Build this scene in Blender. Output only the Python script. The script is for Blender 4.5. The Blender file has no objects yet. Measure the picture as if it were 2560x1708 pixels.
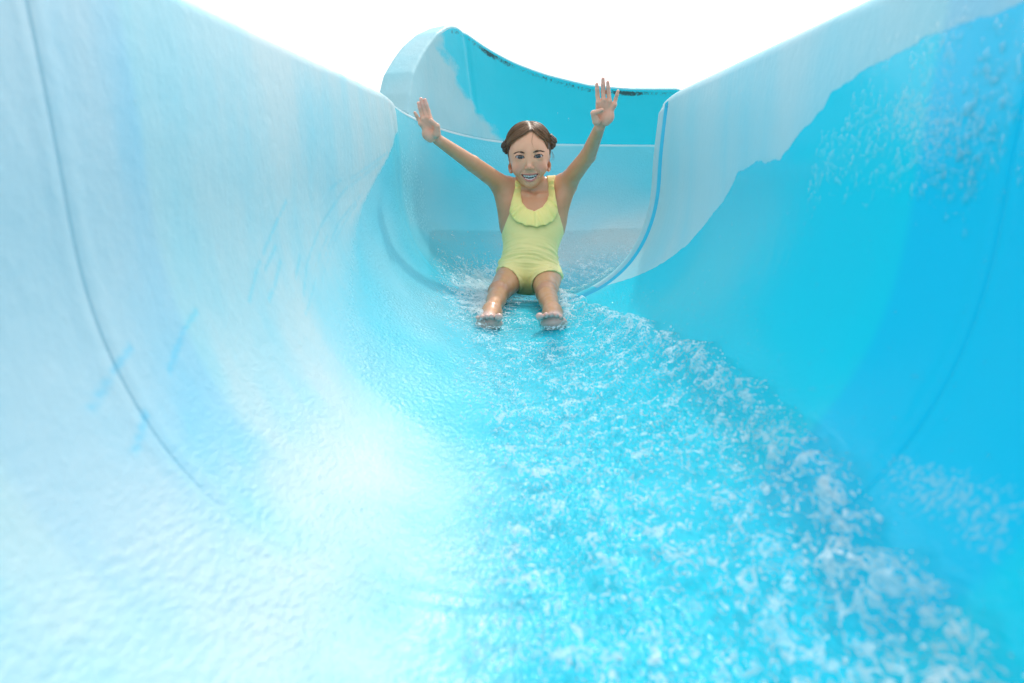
import bpy, bmesh, math, random
import numpy as np
from mathutils import Matrix, Vector

random.seed(7)
rng = np.random.default_rng(7)
scene = bpy.context.scene
COL = scene.collection
R = math.radians

# ------------------------------------------------------------------ frame of the slide
# The slide is modelled in its own frame (y = up the flume, z = square to its floor, camera
# eye at the origin) and laid at its real slope in the world by W().
SLOPE = R(10.0)
LIFT = 4.0
FPX = 1707.0
PITCH, YAW = R(14.6), R(1.28)
W4 = Matrix.Translation((0, 0, LIFT)) @ Matrix.Rotation(SLOPE, 4, 'X')
Wn = np.array(W4)
def W(p):
    p = np.asarray(p, dtype=np.float64)
    return p @ Wn[:3, :3].T + Wn[:3, 3]

# ------------------------------------------------------------------ camera
cam_data = bpy.data.cameras.new('camera')
cam = bpy.data.objects.new('camera', cam_data)
COL.objects.link(cam)
CAMR = Matrix.Rotation(YAW, 4, 'Z') @ Matrix.Rotation(R(90) - PITCH, 4, 'X')
cam.matrix_world = W4 @ CAMR
cam_data.lens = 24.0
cam_data.sensor_width = 36.0
cam_data.clip_start = 0.02
cam_data.clip_end = 3000
cam_data.dof.use_dof = True
cam_data.dof.focus_distance = 2.12
cam_data.dof.aperture_fstop = 4.2
scene.camera = cam
CR = np.array(CAMR)[:3, :3]

def ray(px, py):
    d = np.stack([(np.asarray(px, float) - 1280) / FPX, (854 - np.asarray(py, float)) / FPX, -np.ones_like(np.asarray(px, float))], -1)
    return d @ CR.T
def P(px, py, y):
    """the point at distance y up the flume that sits on this line of sight (layout help)"""
    d = ray(px, py)
    return d * (y / d[..., 1:2])
def project(p):
    q = np.asarray(p) @ CR
    return 1280 + FPX * q[..., 0] / -q[..., 2], 854 - FPX * q[..., 1] / -q[..., 2]

# ------------------------------------------------------------------ sky, sun, exposure
SUN_SLIDE = np.array([0.19, 0.55, 0.81])
sun_dir = Vector(SUN_SLIDE).normalized()
world = bpy.data.worlds.new('World')
scene.world = world
world.use_nodes = True
nt = world.node_tree
nt.nodes.clear()
out = nt.nodes.new('ShaderNodeOutputWorld')
bg = nt.nodes.new('ShaderNodeBackground')
sky = nt.nodes.new('ShaderNodeTexSky')
sky.sky_type = 'NISHITA'
sky.sun_disc = False
elev = math.asin(sun_dir.z)
azim = math.atan2(sun_dir.x, sun_dir.y)
sky.sun_elevation = elev
sky.sun_rotation = azim
sky.air_density = 1.0
sky.dust_density = 6.0
sky.ozone_density = 1.0
mixw = nt.nodes.new('ShaderNodeMix')
mixw.data_type = 'RGBA'
mixw.inputs['Factor'].default_value = 0.72           # thin bright cloud veil over the whole sky
mixw.inputs['B'].default_value = (7.2, 7.3, 7.5, 1)
nt.links.new(sky.outputs['Color'], mixw.inputs['A'])
nt.links.new(mixw.outputs['Result'], bg.inputs['Color'])
bg.inputs['Strength'].default_value = 0.14
nt.links.new(bg.outputs['Background'], out.inputs['Surface'])

sun_data = bpy.data.lights.new('sun', 'SUN')
sun_data.energy = 1.35
sun_data.angle = R(2.2)
sun_data.color = (1.0, 0.95, 0.87)
sun = bpy.data.objects.new('sun', sun_data)
COL.objects.link(sun)
sun.rotation_euler = sun_dir.to_track_quat('Z', 'Y').to_euler()
sun.location = (3, 6, 12)

vs = scene.view_settings
vs.view_transform = 'Standard'
vs.look = 'None'
vs.exposure = 0.62
vs.gamma = 1.0
scene.cycles.max_bounces = 8
scene.cycles.diffuse_bounces = 4
scene.cycles.glossy_bounces = 3
scene.cycles.use_adaptive_sampling = True
scene.cycles.adaptive_threshold = 0.02
scene.cycles.transparent_max_bounces = 16
scene.cycles.caustics_reflective = False
scene.cycles.caustics_refractive = False
scene.cycles.sample_clamp_indirect = 6.0
scene.cycles.sample_clamp_direct = 0
scene.cycles.use_denoising = True

# ------------------------------------------------------------------ numpy noise
_perm = rng.permutation(512)
_perm = np.concatenate([_perm, _perm, _perm])
_gr = rng.normal(size=(512, 3)); _gr /= np.linalg.norm(_gr, axis=1)[:, None]
def noise3(x, y, z=0.0):
    x, y, z = np.broadcast_arrays(np.asarray(x, float), np.asarray(y, float), np.asarray(z, float))
    xi, yi, zi = np.floor(x).astype(int), np.floor(y).astype(int), np.floor(z).astype(int)
    xf, yf, zf = x - xi, y - yi, z - zi
    u, v, w = [t * t * t * (t * (t * 6 - 15) + 10) for t in (xf, yf, zf)]
    def g(i, j, k):
        h = _perm[(_perm[(_perm[(xi + i) & 511] + yi + j) & 511] + zi + k) & 511]
        gg = _gr[h]
        return gg[..., 0] * (xf - i) + gg[..., 1] * (yf - j) + gg[..., 2] * (zf - k)
    l = lambda a, b, t: a + t * (b - a)
    return l(l(l(g(0,0,0), g(1,0,0), u), l(g(0,1,0), g(1,1,0), u), v),
             l(l(g(0,0,1), g(1,0,1), u), l(g(0,1,1), g(1,1,1), u), v), w) * 1.6
def fbm(x, y, z=0.0, o=3):
    s, a = 0, 1.0
    for i in range(o):
        s = s + a * noise3(np.asarray(x) * 2**i + 17.3 * i, np.asarray(y) * 2**i - 9.1 * i, np.asarray(z) * 2**i)
        a *= 0.5
    return s
def sstep(a, b, x):
    t = np.clip((np.asarray(x, float) - a) / (b - a), 0, 1)
    return t * t * (3 - 2 * t)

# ------------------------------------------------------------------ mesh helpers
def mesh_obj(name, verts, faces, mat, parent=None, smooth=True, world_space=False):
    me = bpy.data.meshes.new(name)
    v = np.asarray(verts, float)
    if not world_space:
        v = W(v)
    me.from_pydata(v.tolist(), [], [tuple(int(i) for i in f) for f in faces] if not isinstance(faces, np.ndarray) else faces.tolist())
    me.update()
    if smooth:
        me.polygons.foreach_set('use_smooth', np.ones(len(me.polygons), dtype=bool))
    o = bpy.data.objects.new(name, me)
    COL.objects.link(o)
    if mat: me.materials.append(mat)
    if parent: o.parent = parent
    return o
def set_attr(o, name, vals):
    a = o.data.attributes.new(name, 'FLOAT', 'POINT')
    a.data.foreach_set('value', np.asarray(vals, dtype=np.float32).ravel())
def set_col(o, name, vals):
    a = o.data.attributes.new(name, 'FLOAT_COLOR', 'POINT')
    v = np.ones((len(o.data.vertices), 4), np.float32); v[:, :3] = vals
    a.data.foreach_set('color', v.ravel())
def grid_faces(n, m, wrap=False):
    i, j = np.meshgrid(np.arange(n - 1), np.arange(m if wrap else m - 1), indexing='ij')
    j2 = (j + 1) % m
    return np.stack([i * m + j, i * m + j2, (i + 1) * m + j2, (i + 1) * m + j], -1).reshape(-1, 4)
def tag(o, label=None, cat=None, group=None, kind=None):
    for k, v in (('label', label), ('category', cat), ('group', group), ('kind', kind)):
        if v: o[k] = v
    return o
def tube(pts, r, n=6, cap=True):
    pts = np.asarray(pts, float); m = len(pts)
    r = np.broadcast_to(np.asarray(r, float), (m,))
    t = np.gradient(pts, axis=0); t /= np.linalg.norm(t, axis=1)[:, None] + 1e-12
    up = np.array([0.31, 0.2, 0.93]); 
    a = np.cross(t, up); a /= np.linalg.norm(a, axis=1)[:, None] + 1e-12
    b = np.cross(t, a)
    ang = np.arange(n) * 2 * math.pi / n
    v = pts[:, None, :] + r[:, None, None] * (np.cos(ang)[None, :, None] * a[:, None, :] + np.sin(ang)[None, :, None] * b[:, None, :])
    f = grid_faces(m, n, True).tolist()
    v = v.reshape(-1, 3)
    if cap:
        f.append(list(range(n))[::-1]); f.append([(m - 1) * n + k for k in range(n)])
    return v, f
class Bag:
    def __init__(s): s.v, s.f, s.n = [], [], 0
    def add(s, v, f):
        s.v.append(np.asarray(v)); s.f += [[i + s.n for i in q] for q in f]; s.n += len(v)
    def obj(s, name, mat, parent=None, smooth=True): return mesh_obj(name, np.concatenate(s.v), s.f, mat, parent, smooth)

# ------------------------------------------------------------------ node helpers
class NT:
    def __init__(s, name):
        s.m = bpy.data.materials.new(name); s.m.use_nodes = True
        s.t = s.m.node_tree; s.t.nodes.clear()
        s.out = s.t.nodes.new('ShaderNodeOutputMaterial')
    def n(s, typ, **kw):
        q = s.t.nodes.new(typ)
        for k, v in kw.items():
            if k.startswith('i_'):
                key = k[2:].replace('_', ' ')
                s.put(q.inputs[key], v)
            elif k.startswith('x') and k[1:].isdigit(): s.put(q.inputs[int(k[1:])], v)
            else: setattr(q, k, v)
        return q
    def put(s, sock, v):
        if isinstance(v, bpy.types.NodeSocket): s.t.links.new(v, sock)
        elif isinstance(v, bpy.types.Node): s.t.links.new(v.outputs[0], sock)
        else: sock.default_value = v
    def attr(s, name): return s.n('ShaderNodeAttribute', attribute_name=name).outputs['Fac']
    def math(s, op, a, b=0.0, clamp=False):
        q = s.n('ShaderNodeMath', operation=op, use_clamp=clamp); s.put(q.inputs[0], a); s.put(q.inputs[1], b); return q.outputs[0]
    def mix(s, f, a, b):
        q = s.n('ShaderNodeMix', data_type='RGBA'); s.put(q.inputs['Factor'], f); s.put(q.inputs['A'], a); s.put(q.inputs['B'], b); return q.outputs['Result']
    def mixf(s, f, a, b):
        q = s.n('ShaderNodeMix', data_type='FLOAT'); s.put(q.inputs['Factor'], f); s.put(q.inputs['A'], a); s.put(q.inputs['B'], b); return q.outputs[0]
    def ramp(s, v, a, b):
        q = s.n('ShaderNodeMapRange', interpolation_type='SMOOTHSTEP'); s.put(q.inputs['Value'], v)
        s.put(q.inputs['From Min'], a); s.put(q.inputs['From Max'], b); return q.outputs[0]
    def coords(s): return s.n('ShaderNodeTexCoord').outputs['Object']
    def noise(s, scale, detail=3.0, rough=0.5, vec=None, dist=0.0):
        q = s.n('ShaderNodeTexNoise'); q.inputs['Scale'].default_value = scale; q.inputs['Detail'].default_value = detail
        q.inputs['Roughness'].default_value = rough; q.inputs['Distortion'].default_value = dist
        s.put(q.inputs['Vector'], vec if vec is not None else s.coords()); return q.outputs['Fac']
    def mapping(s, scale, rot=(0,0,0)):
        q = s.n('ShaderNodeMapping'); s.put(q.inputs['Vector'], s.coords()); q.inputs['Scale'].default_value = scale; q.inputs['Rotation'].default_value = rot
        return q.outputs[0]
    def bump(s, h, strength, dist, normal=None):
        q = s.n('ShaderNodeBump'); s.put(q.inputs['Height'], h); s.put(q.inputs['Strength'], strength); s.put(q.inputs['Distance'], dist)
        if normal is not None: s.put(q.inputs['Normal'], normal)
        return q.outputs[0]
    def done(s, shader):
        s.put(s.out.inputs['Surface'], shader.outputs[0] if isinstance(shader, bpy.types.Node) else shader); return s.m

# ------------------------------------------------------------------ materials: slide, water
def slide_material(name='gelcoat', grimy=False):
    g = NT(name)
    wet0 = g.attr('wet'); sheet = g.attr('sheet'); band = g.attr('band'); var = g.attr('var')
    jag2 = g.noise(140, 2, 0.5)
    soft = g.attr('soft')
    wet = g.ramp(g.math('ADD', wet0, g.math('MULTIPLY', g.math('SUBTRACT', jag2, 0.5), g.math('ADD', 0.003, g.math('MULTIPLY', soft, 0.5)))), g.math('SUBTRACT', -0.0015, soft), g.math('ADD', 0.0015, soft))
    spk = g.ramp(g.math('MULTIPLY', g.attr('spray'), g.noise(210, 2, 0.5)), 0.38, 0.58)
    wet = g.math('SUBTRACT', wet, g.math('MULTIPLY', spk, 0.62), True)
    wet = g.math('MAXIMUM', wet, g.math('MULTIPLY', g.attr('streak'), 0.48))
    clean = g.mix(band, CLEAN, CLEAN_BAND)
    chalk = g.mix(band, CHALK, CHALK_BAND)
    clean = g.mix(g.attr('film_sheen'), clean, chalk)
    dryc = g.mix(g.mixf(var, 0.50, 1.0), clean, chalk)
    col = g.mix(wet, dryc, clean)
    rough = g.mixf(wet, 0.46, g.mixf(g.attr('film_sheen'), 0.15, 0.30))
    if grimy:
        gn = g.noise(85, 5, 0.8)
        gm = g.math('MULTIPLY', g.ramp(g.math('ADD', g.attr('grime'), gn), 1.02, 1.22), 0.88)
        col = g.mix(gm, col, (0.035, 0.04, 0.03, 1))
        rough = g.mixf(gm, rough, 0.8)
    peel = g.noise(58, 4, 0.62, g.mapping((1.0, 0.8, 0.55)))
    rip = g.noise(150, 3, 0.6, g.mapping((1.0, 0.5, 1.0)))
    h = g.math('MULTIPLY', peel, g.mixf(wet, 0.0028, 0.0008))
    h = g.math('ADD', h, g.math('MULTIPLY', g.math('MULTIPLY', rip, sheet), 0.0085))
    h = g.math('ADD', h, g.math('MULTIPLY', wet, 0.0006))
    b = g.bump(h, 0.6, 1.0)
    p = g.n('ShaderNodeBsdfPrincipled', i_Base_Color=col, i_Roughness=rough, i_Normal=b)
    p.inputs['IOR'].default_value = 1.45
    g.put(p.inputs['Specular IOR Level'], g.mixf(wet, 0.32, 0.30))
    return g.done(p)
CLEAN, CLEAN_BAND = (0.0, 0.58, 0.75, 1), (0.0, 0.47, 0.77, 1)
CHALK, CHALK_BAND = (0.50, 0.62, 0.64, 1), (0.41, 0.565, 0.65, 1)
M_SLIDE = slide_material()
M_GRIMY = slide_material('gelcoat_mildewed', True)

def water_material(name='water', foam_glint=True):
    g = NT(name)
    bf = g.n('ShaderNodeNewGeometry').outputs['Backfacing']
    tr = g.n('ShaderNodeBsdfTransparent'); tr.inputs['Color'].default_value = (0.985, 1.0, 1.0, 1)
    if not foam_glint:
        fr = g.n('ShaderNodeFresnel', i_IOR=1.4)
        gl = g.n('ShaderNodeBsdfGlossy', i_Roughness=0.05)
        return g.done(g.n('ShaderNodeMixShader', x0=g.math('MULTIPLY', fr.outputs[0], g.math('SUBTRACT', 1.0, bf)), x1=tr.outputs[0], x2=gl.outputs[0]))
    n1 = g.noise(150, 3, 0.6, g.mapping((1.0, 0.7, 1.0)), 1.0)
    b = g.bump(g.math('MULTIPLY', n1, 0.0085), 0.9, 1.0)
    fr = g.n('ShaderNodeFresnel', i_IOR=1.40, i_Normal=b)
    fade = g.attr('fade')
    gl = g.n('ShaderNodeBsdfGlossy', i_Normal=b, i_Roughness=0.08)
    ms = g.n('ShaderNodeMixShader', x0=g.math('MULTIPLY', g.math('MULTIPLY', fr.outputs[0], fade), g.math('SUBTRACT', 1.0, bf)), x1=tr.outputs[0], x2=gl.outputs[0])
    fa = g.attr('foam_glint')
    f1 = g.noise(105, 4, 0.66, g.mapping((1.0, 0.5, 1.0)), 1.5)
    f0 = g.noise(30, 2, 0.5)
    c = g.math('SUBTRACT', 0.638, g.math('MULTIPLY', fa, 0.20))
    fm = g.ramp(g.math('SUBTRACT', f1, c), 0.0, 0.085)  # diffuse white flecks: painted sun and sky glints along with froth
    fm = g.math('MULTIPLY', g.math('MULTIPLY', fm, fade), g.mixf(g.ramp(f0, 0.3, 0.7), 0.45, 0.95))
    df = g.n('ShaderNodeBsdfDiffuse', i_Normal=b); df.inputs['Color'].default_value = (0.90, 0.96, 0.98, 1)
    tl = g.n('ShaderNodeBsdfTranslucent'); tl.inputs['Color'].default_value = (0.90, 0.97, 0.99, 1)
    fo = g.n('ShaderNodeMixShader', x0=0.4, x1=df.outputs[0], x2=tl.outputs[0])
    m2 = g.n('ShaderNodeMixShader', x0=fm, x1=ms.outputs[0], x2=fo.outputs[0])
    return g.done(m2)
M_WATER = water_material()
M_DROP = water_material('droplet_water', False)

# ------------------------------------------------------------------ flume profile and path
HW, ZS, BD, RIM = 0.376, -0.03, 0.378, 0.168
_t = np.linspace(0, math.pi / 2, 400)
_x = HW * np.abs(np.sin(_t)) ** (2 / 2.25); _z = ZS - BD * np.abs(np.cos(_t)) ** (2 / 2.25)
_zz = np.linspace(ZS, RIM, 80)[1:]
_x = np.concatenate([_x, HW + 0.010 * ((_zz - ZS) / (RIM - ZS)) ** 2]); _z = np.concatenate([_z, _zz])
_u = np.concatenate([[0], np.cumsum(np.hypot(np.diff(_x), np.diff(_z)))])
L = _u[-1]
_ut = np.concatenate([-_u[:0:-1], _u]); _xt = np.concatenate([-_x[:0:-1], _x]); _zt = np.concatenate([_z[:0:-1], _z])
def prof(u):
    u = np.asarray(u, float)
    x, z = np.interp(u, _ut, _xt), np.interp(u, _ut, _zt)
    e = 2e-3
    dx = np.interp(u + e, _ut, _xt) - np.interp(u - e, _ut, _xt); dz = np.interp(u + e, _ut, _zt) - np.interp(u - e, _ut, _zt)
    l = np.hypot(dx, dz) + 1e-12
    return x, z, -dz / l, dx / l
SB = 2.08          # joint between the straight run and the bend
SA = 0.56          # joint nearest the camera
RC = 0.75          # centre-line radius of the bend
def zoff(s): return -0.095 * sstep(1.90, 2.75, s)
def place(x, z, s):
    """profile point (x across, z up) at path length s"""
    x, z, s = np.broadcast_arrays(np.asarray(x, float), np.asarray(z, float), np.asarray(s, float))
    th = np.clip((s - SB) / RC, 0, None)
    st = s <= SB
    X = np.where(st, x, RC - (RC - x) * np.cos(th)); Y = np.where(st, s, SB + (RC - x) * np.sin(th))
    return np.stack([X, Y, z + zoff(s)], -1)
def surf(u, s, off=0.0):
    x, z, nx, nz = prof(u)
    return place(x + nx * off, z + nz * off, s)

# photo-to-flume lookup, used to lay the water's edge, splash lines and dry patches on the walls
_uu, _ss = np.meshgrid(np.linspace(-L, L, 500), np.linspace(0.18, 2.3, 700), indexing='ij')
_pp = surf(_uu, _ss); _qx, _qy = project(_pp)
def lookup(pts):
    r = []
    for (px, py) in pts:
        d = (_qx - px) ** 2 + (_qy - py) ** 2
        k = int(np.argmin(d)); r.append((_uu.flat[k], _ss.flat[k]))
    return np.array(r)
K = 2560 / 2350.0
def lk(pts): return lookup([(a * K, b * K) for a, b in pts])

def poly_sd(px, py, poly):
    """signed distance to a polygon, negative inside"""
    d = np.full(px.shape, 1e9); ins = np.zeros(px.shape, bool)
    n = len(poly)
    for i in range(n):
        ax, ay = poly[i]; bx, by = poly[(i + 1) % n]
        ex, ey = bx - ax, by - ay
        t = np.clip(((px - ax) * ex + (py - ay) * ey) / (ex * ex + ey * ey + 1e-18), 0, 1)
        d = np.minimum(d, (px - ax - t * ex) ** 2 + (py - ay - t * ey) ** 2)
        c = (ay > py) != (by > py)
        with np.errstate(divide='ignore', invalid='ignore'):
            ins ^= c & (px < (bx - ax) * (py - ay) / (by - ay + 1e-18) + ax)
    d = np.sqrt(d)
    return np.where(ins, -d, d)
def line_d(px, py, pts):
    d = np.full(px.shape, 1e9)
    for (ax, ay), (bx, by) in zip(pts[:-1], pts[1:]):
        ex, ey = bx - ax, by - ay
        t = np.clip(((px - ax) * ex + (py - ay) * ey) / (ex * ex + ey * ey + 1e-18), 0, 1)
        d = np.minimum(d, (px - ax - t * ex) ** 2 + (py - ay - t * ey) ** 2)
    return np.sqrt(d)

# dry chalky zone of the right wall: everything above the splash line
right_line = lk([(1330, 668), (1420, 628), (1520, 604), (1580, 560), (1625, 505), (1655, 470), (1690, 402), (1735, 372), (1790, 368), (1850, 292), (1890, 248), (1905, 215), (1985, 165), (2080, 110), (2250, 40), (2340, 10)])
left_line = lk([(925, 280), (895, 350), (868, 400), (830, 470), (800, 560), (785, 650), (770, 730), (790, 830), (880, 930), (960, 1010), (1030, 1110)])
left_streaks = [lk(q) for q in (
    [(655, 462), (620, 540), (585, 630), (570, 690)], [(630, 568), (605, 620)], [(640, 600), (628, 660), (615, 690)],
    [(785, 412), (758, 436)], [(870, 375), (790, 440), (738, 520), (705, 600), (695, 680)], [(890, 350), (805, 410)],
    [(830, 445), (780, 510), (745, 590)], [(818, 470), (775, 545), (750, 610), (735, 655)],
    [(448, 712), (425, 760), (405, 800), (388, 850)], [(295, 800), (250, 860), (205, 945)], [(335, 950), (305, 1040)], [(755, 540), (730, 600)],
    [(688, 590), (676, 640)], [(725, 640), (700, 720)])]
def wet_field(u, s):
    """>0 where the wall is rinsed by water, in metres"""
    u, s = np.asarray(u, float), np.asarray(s, float)
    o = np.argsort(right_line[:, 1]); ur = np.interp(s, right_line[o, 1], right_line[o, 0])
    wr = (ur - u) * 0.75
    o = np.argsort(left_line[:, 1]); ul = np.interp(s, left_line[o, 1], left_line[o, 0])
    wl = (u - ul) * 0.75
    w = np.minimum(wr, wl)
    return np.clip(w, -0.2, 0.2)
def streak_field(u, s):
    w = np.zeros(u.shape)
    for i, q in enumerate(left_streaks):
        d = line_d(u, s, q)
        w = np.maximum(w, sstep(0.0070, 0.0010, d + 0.005 * np.abs(fbm(u * 40, s * 40, i, 2))))
    return w
spray_a = lk([(1860, 400), (1930, 300), (2010, 210), (2120, 130), (2230, 100), (2310, 160), (2320, 330), (2280, 400), (2150, 420), (2000, 370)])
spray_b = lk([(1930, 1060), (2030, 1000), (2130, 1010), (2230, 1060), (2310, 1150), (2340, 1300), (2200, 1260), (2060, 1150)])
def spray_field(u, s):
    w = np.zeros(u.shape)
    for q, soft in ((spray_a, 0.10), (spray_b, 0.05)):
        c = q.mean(0)
        w = np.maximum(w, sstep(soft, -soft, poly_sd(u, s, q) + 0.05 * fbm(u * 9, s * 9, 3.3, 2)))
    return w

# ------------------------------------------------------------------ the slide
slide = bpy.data.objects.new('water_slide', None)
COL.objects.link(slide)
slide.location = W4 @ Vector((0, 1.0, -0.42))
tag(slide, 'light blue fibreglass water slide with high curved walls and a raised bend', 'water slide')
bpy.context.view_layer.update()
def to_slide(o):
    o.parent = slide; o.matrix_parent_inverse = slide.matrix_world.inverted(); return o

def joint_profile(s, u=None):
    """radial offset (inward +) along the path near the bolted joints"""
    a = s - SA
    o = 0.0010 * np.exp(-((np.abs(a) - 0.012) / 0.010) ** 2) - (0.0014 * np.exp(-(a / 0.0017) ** 2)) * (1 if u is None else sstep(0.22, 0.42, np.abs(u)))
    b = s - SB
    jb = -0.016 * np.exp(-((b + 0.060) / 0.020) ** 4) + 0.010 * np.exp(-((b + 0.012) / 0.022) ** 4)
    return o + jb * (1 if u is None else 0.12 + 0.88 * sstep(-0.1, 0.25, u))
def flume(name, s0, s1, ds, du, uoff=None):
    n = int((s1 - s0) / ds) + 1; m = int(2 * L / du) + 1
    s = np.linspace(s0, s1, n); u = np.linspace(-L, L, m)
    for c in (SA, SB - .06, SB - .012):
        if s0 - .1 < c < s1 + .1:
            s = np.unique(np.concatenate([s, np.clip(np.linspace(c - .035, c + .035, 64), s0, s1)]))
    n = len(s)
    ug, sg = np.meshgrid(u, s)                       # (n, m)
    off = joint_profile(sg, ug) * sstep(L + 0.001, L - 0.02, np.abs(ug)) 
    off = off + 0.0022 * fbm(ug * 3, sg * 3, 1.7, 2)  # hand-laid laminate is never dead true
    inner = surf(ug, sg, off)
    # rolled rim and outer shell
    a = np.linspace(0, math.pi, 9)[1:]
    xr, zr = HW + 0.010, RIM
    rr_ = 0.019 if s0 < SB - 0.01 else 0.010
    rx = xr + rr_ * (1 - np.cos(a)); rz = zr + rr_ * np.sin(a)
    rimx = np.concatenate([rx, [rx[-1], rx[-1] - 0.016]]); rimz = np.concatenate([rz, [zr - 0.05, zr - 0.055]])
    uo = np.linspace(L - 0.06, -L + 0.06, 60)
    px_, pz_, nx_, nz_ = prof(uo)
    ox, oz = px_ - nx_ * 0.014, pz_ - nz_ * 0.014
    lx = np.concatenate([rimx, ox, -rimx[::-1]]); lz = np.concatenate([rimz, oz, rimz[::-1]])
    lx, sg2 = np.meshgrid(lx, s); lz, _ = np.meshgrid(lz, s)
    rest = place(lx, lz, sg2)
    allv = np.concatenate([inner, rest], 1)
    mm = allv.shape[1]
    ff = grid_faces(n, mm, True)
    if abs(s1 - SB) < 1e-6: ff = ff.tolist() + [list(range((n - 1) * mm, n * mm))]
    o = mesh_obj(name, allv.reshape(-1, 3), ff, M_SLIDE)
    to_slide(o)
    wet = np.full((n, mm), -0.2); sheet = np.zeros((n, mm)); band = np.zeros((n, mm))
    wet[:, :m] = wet_field(ug, sg)
    wet[:, :m] = np.where((np.abs(sg - SB + 0.060) < 0.024) & (ug > 0.05), 0.2, wet[:, :m])
    band_g = np.exp(-((s - SB + 0.060) / 0.022) ** 4)
    if s0 < SB - 0.01:
        e1, e2 = np.zeros((n, mm)), np.zeros((n, mm))
        e1[:, :m] = streak_field(ug, sg); e2[:, :m] = spray_field(ug, sg)
        set_attr(o, 'streak', e1); set_attr(o, 'spray', e2)
    so = np.zeros((n, mm)); so[:, :m] = np.where(ug < 0, 0.004 + 0.11 * sstep(1.60, 1.15, sg), 0.0) + 0.05 * sstep(SB - .02, SB + .02, sg)
    set_attr(o, 'soft', so)
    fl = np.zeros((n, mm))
    fl[:, :m] = 0.42 * sstep(0.12, -0.30, ug) * sstep(2.2, 1.9, sg) + 0.36 * sstep(1.9, 2.2, sg)  # pale haze over left flank and bend, mixed into the colour
    fl[:, :m] += 0.95 * np.exp(-((ug + 0.40) / 0.13) ** 2) * sstep(2.45, 2.75, sg)  # sky reflection on the bend's lower outer wall, painted as a pale patch
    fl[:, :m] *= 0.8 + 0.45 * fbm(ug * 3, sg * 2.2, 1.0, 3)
    set_attr(o, 'film_sheen', np.clip(fl, 0, 1))
    band[:, :] = (sstep(0.150, 0.128, np.abs(s - SA + 0.01)) * 0.6)[:, None]; band[:, :m] *= sstep(0.15, 0.4, np.abs(ug)); band[:, :m] = np.maximum(band[:, :m], band_g[:, None] * sstep(0.0, 0.2, ug))
    return o, wet, sheet, band, ug, sg, m
def put(o, wet, sheet, band, grime=None):
    co = np.empty(len(o.data.vertices) * 3); o.data.vertices.foreach_get('co', co); co = co.reshape(-1, 3)
    wet = np.asarray(wet, float).ravel() + 0.0035 * fbm(co[:, 0] * 22, co[:, 1] * 22, co[:, 2] * 22, 2)
    var = 0.6 * fbm(co[:, 0] * 7, co[:, 1] * 7, co[:, 2] * 1.3, 4) + 0.4 * fbm(co[:, 0] * 4, co[:, 1] * 4, co[:, 2] * 4 + 7, 3)
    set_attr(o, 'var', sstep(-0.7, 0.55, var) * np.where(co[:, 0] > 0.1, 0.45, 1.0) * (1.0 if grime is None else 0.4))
    set_attr(o, 'wet', wet); set_attr(o, 'sheet', sheet); set_attr(o, 'band', band)
    if grime is not None: set_attr(o, 'grime', grime)

# thin run-off film, strongest on the left flank beside the rider
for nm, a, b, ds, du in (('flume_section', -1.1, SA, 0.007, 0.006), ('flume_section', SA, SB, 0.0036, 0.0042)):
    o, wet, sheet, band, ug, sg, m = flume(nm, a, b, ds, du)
    film_sheen = np.maximum(sstep(-0.05, 0.08, wet[:, :m]), 0.75 * sstep(1.1, 0.6, sg) * sstep(-0.55, -0.25, ug)) * sstep(0.42, 0.05, ug) 
    sheet[:, :m] = film_sheen * (0.4 + 0.9 * sstep(-0.62, -0.15, ug)) * (0.55 + 0.6 * fbm(ug * 8, sg * 5, 2.0, 2))
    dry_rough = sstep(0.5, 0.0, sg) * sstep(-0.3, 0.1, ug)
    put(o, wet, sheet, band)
# the bend
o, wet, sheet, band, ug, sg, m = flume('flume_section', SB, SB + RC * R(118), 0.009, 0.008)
w = np.minimum(np.full_like(ug, 0.2), 0.60 * L - np.abs(ug) + 0.35 * fbm(sg * 2.0, ug * 1.5, 4.0, 3) * 0.3)
w = np.maximum(w, np.where(ug < 0, 0.02 + 0.05 * sstep(2.2, 2.6, sg), -1))
wet[:, :m] = np.clip(w, -0.2, 0.2)
sheet[:, :m] = sstep(0.0, 0.1, wet[:, :m]) * 0.5
put(o, wet, sheet, band)

# outside bolting flanges at both joints
def flange(s, label=None):
    u = np.linspace(L - 0.10, -L + 0.10, 90)
    x, z, nx, nz = prof(u)
    rows = []
    for off, ds in ((0.0142, -0.018), (0.045, -0.018), (0.045, 0.018), (0.0142, 0.018)):
        rows.append(place(x - nx * off, z - nz * off, s + ds))
    v = np.stack(rows, 1)
    o = mesh_obj('joint_flange', v.reshape(-1, 3), grid_faces(len(u), 4, True), M_SLIDE, smooth=False)
    z0 = np.zeros(len(o.data.vertices)); put(o, z0 - 0.2, z0, z0 + 0.6); to_slide(o)
flange(SA); flange(SB + 0.0)

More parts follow.
